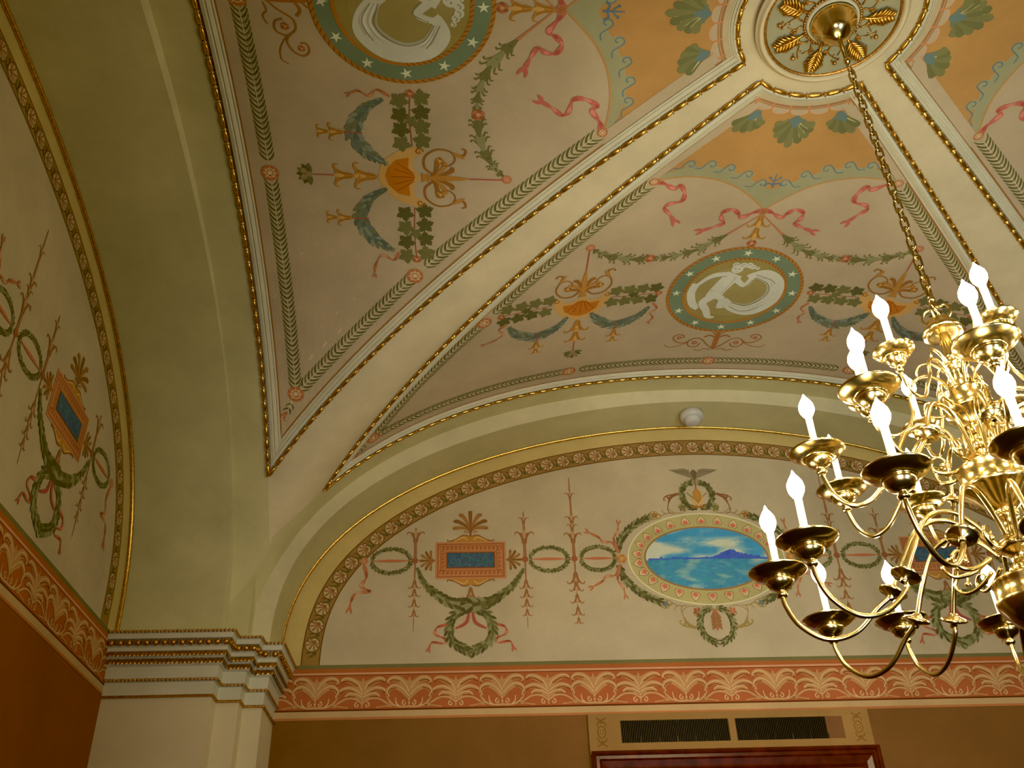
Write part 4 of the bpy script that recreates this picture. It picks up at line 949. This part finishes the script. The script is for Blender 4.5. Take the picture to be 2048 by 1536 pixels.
# crown bell with four loop handles
mb = MB(); q = lambda z: z - ZC
mb.lathe([(.018, q(2.035)), (.036, q(2.035)), (.040, q(2.03)), (.044, q(2.018)), (.060, q(2.0)), (.068, q(1.985)), (.066, q(1.975)), (.045, q(1.972)), (.016, q(1.975))], 32); cpart(mb, 'crown_bell')
mb = MB()
for k in range(4):
    a = PI/4 + k*PI/2; ca, sa = math.cos(a), math.sin(a)
    mb.tube([(r*ca, r*sa, q(z_)) for r, z_ in cat([(.036, 2.03), (.05, 2.06), (.036, 2.088), (.012, 2.09), (.008, 2.12)], 5)], .005, 7)
mb.ball((0, 0, q(2.128)), .014, 10, 6); mb.tube([(0, 0, q(2.128)), (0, 0, zch+.03)], .005, 8); cpart(mb, 'loop_handle')
mb = MB(); mb.lathe([(.014, q(1.985)), (.018, q(1.96)), (.026, q(1.885)), (.030, q(1.875)), (.030, q(1.865)), (.022, q(1.86)), (.044, q(1.842)), (.046, q(1.834)), (.034, q(1.826)), (.030, q(1.80)), (.040, q(1.775)), (.034, q(1.755)), (.028, q(1.745)), (.060, q(1.735)), (.072, q(1.728))], 36); cpart(mb, 'neck')
mb = MB(); mb.lathe([(.060, q(1.733)), (.075, q(1.728)), (.078, q(1.718)), (.074, q(1.712)), (.074, q(1.672)), (.079, q(1.666)), (.076, q(1.656)), (.055, q(1.645)), (.045, q(1.632)), (.033, q(1.615)), (.030, q(1.60))], 48); cpart(mb, 'upper_drum')
mb = MB(); mb.lathe([(.03, q(1.61)), (.036, q(1.595)), (.036, q(1.588)), (.024, q(1.58)), (.030, q(1.56)), (.044, q(1.555)), (.044, q(1.54)), (.026, q(1.53)), (.034, q(1.505)), (.050, q(1.50)), (.052, q(1.492)), (.040, q(1.485)), (.044, q(1.47)), (.080, q(1.455)), (.100, q(1.45))], 36)
for k in range(12): a = 2*PI*k/12; mb.tube([(r*math.cos(a), r*math.sin(a), q(z_)) for r, z_ in ((.040, 1.60), (.046, 1.575), (.044, 1.54), (.050, 1.505))], .006, 6)
for k in range(20): a = 2*PI*k/20; mb.ball((.046*math.cos(a), .046*math.sin(a), q(1.478)), .007, 6, 4)
cpart(mb, 'middle_column')
mb = MB(); mb.lathe([(.085, q(1.455)), (.104, q(1.45)), (.106, q(1.442)), (.102, q(1.437)), (.102, q(1.388)), (.108, q(1.382)), (.108, q(1.372)), (.100, q(1.366)), (.075, q(1.345)), (.055, q(1.318)), (.040, q(1.305)), (.030, q(1.298))], 56); cpart(mb, 'middle_drum')
mb = MB(); mb.lathe([(.032, q(1.30)), (.028, q(1.29)), (.032, q(1.282)), (.032, q(1.274)), (.022, q(1.268)), (.024, q(1.235)), (.034, q(1.215)), (.030, q(1.205)), (.052, q(1.198)), (.062, q(1.188)), (.062, q(1.176)), (.050, q(1.166)), (.032, q(1.155)), (.026, q(1.135)), (.040, q(1.12)), (.046, q(1.11)), (.040, q(1.10)), (.060, q(1.085)), (.095, q(1.078))], 40)
for k in range(22): a = 2*PI*k/22; mb.ball((.032*math.cos(a), .032*math.sin(a), q(1.287)), .005, 6, 4); mb.ball((.046*math.cos(a), .046*math.sin(a), q(1.10)), .0065, 6, 4)
cpart(mb, 'lower_column')
mb = MB(); mb.lathe([(.080, q(1.082)), (.104, q(1.078)), (.108, q(1.07)), (.104, q(1.064)), (.104, q(1.022)), (.110, q(1.015)), (.108, q(1.003)), (.100, q(.985)), (.080, q(.955)), (.050, q(.932)), (.024, q(.92)), (.018, q(.905)), (.022, q(.895)), (.014, q(.882)), (0, q(.88))], 56); cpart(mb, 'bottom_bowl')
# candle arms
def pan_mesh(k):
    mb = MB(); mb.lathe([(r*k, z) for r, z in [(.0, -.070), (.013, -.070), (.018, -.062), (.013, -.054), (.012, -.050), (.020, -.046), (.034, -.038), (.043, -.024), (.045, -.012), (.040, -.010), (.052, -.010), (.072, -.002), (.088, .011), (.0915, .015), (.090, .017), (.070, .006), (.050, 0.), (.026, 0.)]], 40); return mb
def ring_mesh(k): mb = MB(); mb.lathe([(.020*k, 0), (.023*k, .006), (.022*k, .016), (.026*k, .024), (.026*k, .032), (.022*k, .032), (.011*k, .022)], 28); return mb
def sleeve_mesh(k): mb = MB(); mb.lathe([(.0112, .0), (.0112, .150*k), (.006, .152*k)], 18); return mb
def bulb_mesh(k):
    mb = MB(); b = .150*k; mb.lathe([(.008, b-.004), (.015, b+.004), (.0235, b+.020), (.0260, b+.034), (.0235, b+.050), (.015, b+.066), (.0065, b+.079), (.0025, b+.090), (0, b+.094)], 18); return mb
cache = {}
def shared(kind, k, fn, m):
    if (kind, k) not in cache:
        mb = fn(k); o = mb.build(kind, m, None, True); cache[kind, k] = o.data; bpy.data.objects.remove(o)
    return cache[kind, k]
def arm(ang, R, zp, k, tier):
    prof = {'low': [(R, -.055), (R-.004, -.10), (R-.035, -.165), (R-.105, -.213), (R-.19, -.20), (R-.265, -.135), (.385, -.092), (.335, 0.), (.265, .098), (.18, .118), (.11, .07), (.062, .004)],
            'mid': [(R, -.055), (R-.004, -.09), (R-.025, -.15), (R-.070, -.192), (R-.13, -.18), (R-.19, -.12), (.285, -.085), (.245, 0.), (.20, .055), (.14, .06), (.09, .02), (.06, -.10)],
            'up': [(R, -.04), (R-.004, -.07), (R-.02, -.115), (R-.055, -.14), (R-.10, -.125), (R-.13, -.075), (.165, -.02), (.145, .04), (.10, .06), (.06, .03), (.035, -.02)]}[tier]
    mb = MB(); pts = cat(prof, 7); a = math.radians(ang)
    mb.tube([(r, 0, z) for r, z in pts], .0078 if tier != 'up' else .0062, 10)
    o = mb.build('candle_arm', BRASS, ch, True); o.location = (0, 0, zp - ZC); o.rotation_euler = (0, 0, a)
    if tier != 'up':
        dr, dz = (.385, -.092) if tier == 'low' else (.285, -.085); tx, tz = (-.10, .18) if tier == 'low' else (-.08, .17); l = math.hypot(tx, tz); tx, tz = tx/l, tz/l
        mb = MB(); ns = 24; kk = 1. if tier == 'low' else .85
        for_prof = [(.009, -.024), (.012, -.018), (.010, -.010), (.038, -.004), (.044, .001), (.036, .008), (.014, .016), (.010, .024)]
        rows = []
        for r, h in for_prof: rows.append([(dr + tx*h*kk + tz*r*kk*math.cos(2*PI*i/ns), r*kk*math.sin(2*PI*i/ns), dz + tz*h*kk - tx*r*kk*math.cos(2*PI*i/ns)) for i in range(ns)])
        mb.grid(rows, None, True); mb.build('arm_disc', BRASS, o, True)
        # leafy scroll near the hub
        mb = MB()
        s0 = [(.10, .03), (.15, .0), (.20, -.005), (.225, .025), (.205, .05), (.18, .04), (.185, .02)] if tier == 'low' else [(.06, -.03), (.11, -.06), (.16, -.05), (.17, -.015), (.145, .0), (.125, -.015), (.135, -.03)]
        mb.tube([(r, .0, z-.06) for r, z in cat(s0, 6)], lambda u: .0075*(1-.5*u), 7); mb.ball((s0[-1][0], 0, s0[-1][1]-.06), .010, 8, 5); mb.build('arm_scroll', BRASS, o, True)
    else:
        mb = MB(); s0 = [(.03, -.08), (.08, -.11), (.13, -.09), (.125, -.05), (.095, -.05), (.095, -.075)]
        mb.tube([(r, 0, z) for r, z in cat(s0, 6)], lambda u: .006*(1-.4*u), 7); mb.build('arm_scroll', BRASS, o, True); mb = MB(); s1 = [(.035, .06), (.07, .10), (.11, .10), (.12, .06), (.09, .05)]; mb.tube([(r, 0, z) for r, z in cat(s1, 6)], lambda u: .006*(1-.4*u), 7); mb.build('arm_scroll', BRASS, o, True)
    kp = 1. if tier != 'up' else .72
    for kind, kv, fn, m in (('drip_pan', kp, pan_mesh, BRASS), ('candle_ring', kp, ring_mesh, BRASS), ('candle_sleeve', k, sleeve_mesh, SLEEVE), ('bulb', k, bulb_mesh, bulbm)):
        c = bpy.data.objects.new(kind, shared(kind, kv, fn, m)); col.objects.link(c); c.parent = o; c.location = (R, 0, 0)
for ang, R, zp in ((68, .70, 1.172), (99, .665, 1.185), (124, .703, 1.165), (165, .703, 1.173), (185, .660, 1.170), (219, .671, 1.195), (246, .66, 1.172), (276, .69, 1.175), (306, .69, 1.175), (336, .69, 1.175), (6, .69, 1.175), (37, .69, 1.175)): arm(ang, R, zp, 1., 'low')
for ang, R, zp in ((166, .505, 1.567), (128, .508, 1.573), (209, .505, 1.572), (248, .53, 1.560), (88, .50, 1.570), (48, .50, 1.57), (288, .505, 1.57), (328, .505, 1.57), (8, .505, 1.57)): arm(ang, R, zp, 1., 'mid')
for ang, R, zp in ((210, .33, 1.770), (90, .32, 1.785), (155, .30, 1.770), (265, .33, 1.770), (325, .32, 1.775), (30, .32, 1.775)): arm(ang, R, zp, 1., 'up')

# ------------------------------------------------------------------ smoke detector on the arch soffit
zd = Z0 + BA - .001
sd = empty('smoke_detector', (3.60, -.215, zd)); tag(sd, 'white smoke detector on the arch soffit above the back lunette', 'smoke detector')
mb = MB(); mb.lathe([(0, .0), (.070, 0), (.070, -.006), (.082, -.008), (.086, -.042), (.080, -.060), (.060, -.064)], 40); mb.build('housing', PLASTIC, sd, True)
mb = MB(); mb.lathe([(.060, -.060), (.058, -.074), (.052, -.090), (.046, -.096), (.020, -.102), (0, -.103)], 32); 
for k in range(12): a = 2*PI*k/12; mb.box((.054*math.cos(a)-.003, .054*math.sin(a)-.003, -.082), (.056*math.cos(a)+.003, .056*math.sin(a)+.003, -.064))
mb.build('sensor_nose', PLASTIC, sd, False)

# ------------------------------------------------------------------ grille board over the door, door
vb = empty('ventilation_board', (3.59, 0, 1.42)); tag(vb, 'painted board with two dark ventilation grilles above the mahogany door', 'vent')
BX0, BX1 = 2.722, 4.452
def vpart(mb, n, m):
    o = mb.build(n, m, vb)
    for v in o.data.vertices: v.co -= Vector((3.59, 0, 1.42))
    return o
mb = MB(); bc = P(142, 98, 52)
holes = ((2.917, 3.578), (3.620, 4.283)); zb0, zb1, hz0, hz1 = 1.40, 1.640, 1.465, 1.596
for xa, xb, za, zb in ((BX0, BX1, zb0, hz0), (BX0, BX1, hz1, zb1), (BX0, 2.917, hz0, hz1), (3.578, 3.620, hz0, hz1), (4.283, BX1, hz0, hz1)): mb.box((xa, -.022, za), (xb, .0, zb), bc)
vpart(mb, 'board', PAINT)
for x0, x1 in holes:
    mb = MB(); mb.grid([[(x0, -.002, z), (x1, -.002, z)] for z in (hz0, hz1)]); vpart(mb, 'dark_opening', DARK)
    mb = MB(); n = 62
    for k in range(n):
        x = x0 + (x1-x0)*(k+.5)/n; mb.box((x-.0016, -.018, hz0), (x+.0016, -.006, hz1))
    for k in range(1, 6):
        x = x0 + (x1-x0)*k/6 + .01; mb.box((x-.0025, -.021, hz0), (x+.0025, -.016, hz0+.035))
    vpart(mb, 'grille_bars', SLAT)
mb = MB(); mb.grid([[(4.178, -.0195, z), (4.283, -.0195, z)] for z in (hz0, hz1)], P(112, 70, 40)); vpart(mb, 'lit_grille_end', PAINT)  # paler patch: light falling on the grille's right end, put into colour
class BoardS:
    def P(s, a, b, h): return Vector((a, -.022-h, b))
A = Art(BoardS()); A.begin(.001); oc = P(122, 80, 36)
for x in (2.80, 4.375):
    A.ring(x, 1.53, .024, .034, .008, oc, 20); A.flower(x, 1.53, .012, [oc, oc, ORANGE[2]])
    for v in (1, -1):
        A.stroke([(x-.025, 1.53+v*.03), (x-.015, 1.53+v*.06), (x+.02, 1.53+v*.055), (x+.028, 1.53+v*.035)], .008, oc); A.stroke([(x-.03, 1.53+v*.085), (x, 1.53+v*.07), (x+.03, 1.53+v*.085)], .009, oc); A.ell(x, 1.53+v*.06, .015, .010, oc, 10)
o = A.mb; vpart(o, 'scroll_ornament', PAINT)
# door: mahogany architrave with panelled leaf
mb = MB(); X0, X1, ZTOP = 2.728, 4.468, 1.416
prof = [(0, 0), (0, .050), (.012, .056), (.022, .050), (.026, .040), (.044, .040), (.050, .046), (.056, .038), (.090, .026), (.100, .030), (.108, .022), (.118, .012)]
rows = []
for d, h in prof: rows.append([(X0+d, -h, FLOOR), (X0+d, -h, ZTOP-d), (X1-d, -h, ZTOP-d), (X1-d, -h, FLOOR)])
mb.grid(rows); mb.grid([[(X0, -.0, FLOOR), (X0, 0, ZTOP), (X1, 0, ZTOP), (X1, 0, FLOOR)], rows[0]])
door = empty('door_1', ((X0+X1)/2, 0, FLOOR)); tag(door, kind='structure')
def dpart(mb, n, m):
    o = mb.build(n, m, door)
    for v in o.data.vertices: v.co -= door.location
    return o
dpart(mb, 'door_frame', MAHOG)
mb = MB(); xa, xb = X0+.118, X1-.118; xm = (xa+xb)/2
leafm = mat('polished_mahogany', (.17, .05, .025), .16, noise=(10, .3), spec=.6)
for l, r in ((xa, xm-.002), (xm+.002, xb)):
    mb = MB(); mb.box((l, -.010, FLOOR), (r, -.002, ZTOP-.118))
    for z0, z1 in ((-1.4, -.5), (-.35, 1.17)):
        b = .13
        for xx0, xx1, zz0, zz1 in ((l+b, r-b, z0, z0+.03), (l+b, r-b, z1-.03, z1), (l+b, l+b+.03, z0+.03, z1-.03), (r-b-.03, r-b, z0+.03, z1-.03)): mb.box((xx0, -.024, zz0), (xx1, -.010, zz1))
        mb.box((l+b+.06, -.018, z0+.06), (r-b-.06, -.010, z1-.06))
    dpart(mb, 'door_leaf', leafm)
    mb = MB(); hx = xm + (.06 if l > xa else -.06); mb.lathe([(0, .05), (.02, .046), (.026, .034), (.02, .02), (.01, .014), (.01, 0)], 16)
    mb.v = [(hx + x, -.010 - z, -.55 + y) for x, y, z in mb.v]; dpart(mb, 'door_knob', BRASS)

# fill lamps added inside the two entrance windows, aimed to brighten back wall and vault
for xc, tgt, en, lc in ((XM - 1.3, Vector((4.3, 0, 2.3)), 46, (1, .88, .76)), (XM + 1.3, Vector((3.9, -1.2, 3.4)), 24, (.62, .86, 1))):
    L = bpy.data.lights.new('window_fill_lamp', 'AREA'); L.shape = 'RECTANGLE'; L.size = 1.0; L.size_y = 1.8; L.energy = en; L.color = lc; L.spread = math.radians(75)
    o = bpy.data.objects.new('window_fill_lamp', L); col.objects.link(o); o.location = (xc, FY + .05, .3); o.rotation_euler = (tgt - o.location).to_track_quat('-Z', 'Y').to_euler()
# ------------------------------------------------------------------ world, camera, view
w = bpy.data.worlds.new('sky'); bpy.context.scene.world = w; w.use_nodes = True
nt = w.node_tree; bg = nt.nodes['Background']; sky = nt.nodes.new('ShaderNodeTexSky'); sky.sky_type = 'HOSEK_WILKIE'; sky.sun_direction = (.2, .6, .75)
nt.links.new(sky.outputs['Color'], bg.inputs['Color']); bg.inputs['Strength'].default_value = .9
cam = bpy.data.cameras.new('camera'); co = bpy.data.objects.new('camera', cam); col.objects.link(co)
yaw, pitch, roll = .061, .5964, -.0382
f = Vector((math.sin(yaw)*math.cos(pitch), math.cos(yaw)*math.cos(pitch), math.sin(pitch))); rt = Vector((math.cos(yaw), -math.sin(yaw), 0)); up = rt.cross(f)
c, s = math.cos(roll), math.sin(roll); r2 = rt*c + up*s; u2 = up*c - rt*s
from mathutils import Matrix
M = Matrix(((r2.x, u2.x, -f.x, 1.9751), (r2.y, u2.y, -f.y, -6.0), (r2.z, u2.z, -f.z, 0.), (0, 0, 0, 1)))
co.matrix_world = M; cam.sensor_width = 36; cam.sensor_fit = 'HORIZONTAL'; cam.lens = 1941.16*36/2048; cam.clip_start = .02
sc = bpy.context.scene; sc.camera = co
sc.view_settings.view_transform = 'Standard'; sc.view_settings.look = 'None'; sc.view_settings.exposure = 0; sc.view_settings.gamma = .92
cm = sc.view_settings; cm.use_curve_mapping = True; cm.curve_mapping.black_level = (.004, .005, .011); cm.curve_mapping.update()
sc.cycles.max_bounces = 8; sc.cycles.sample_clamp_indirect = 6; sc.cycles.use_denoising = True; sc.cycles.caustics_reflective = False; sc.cycles.caustics_refractive = False
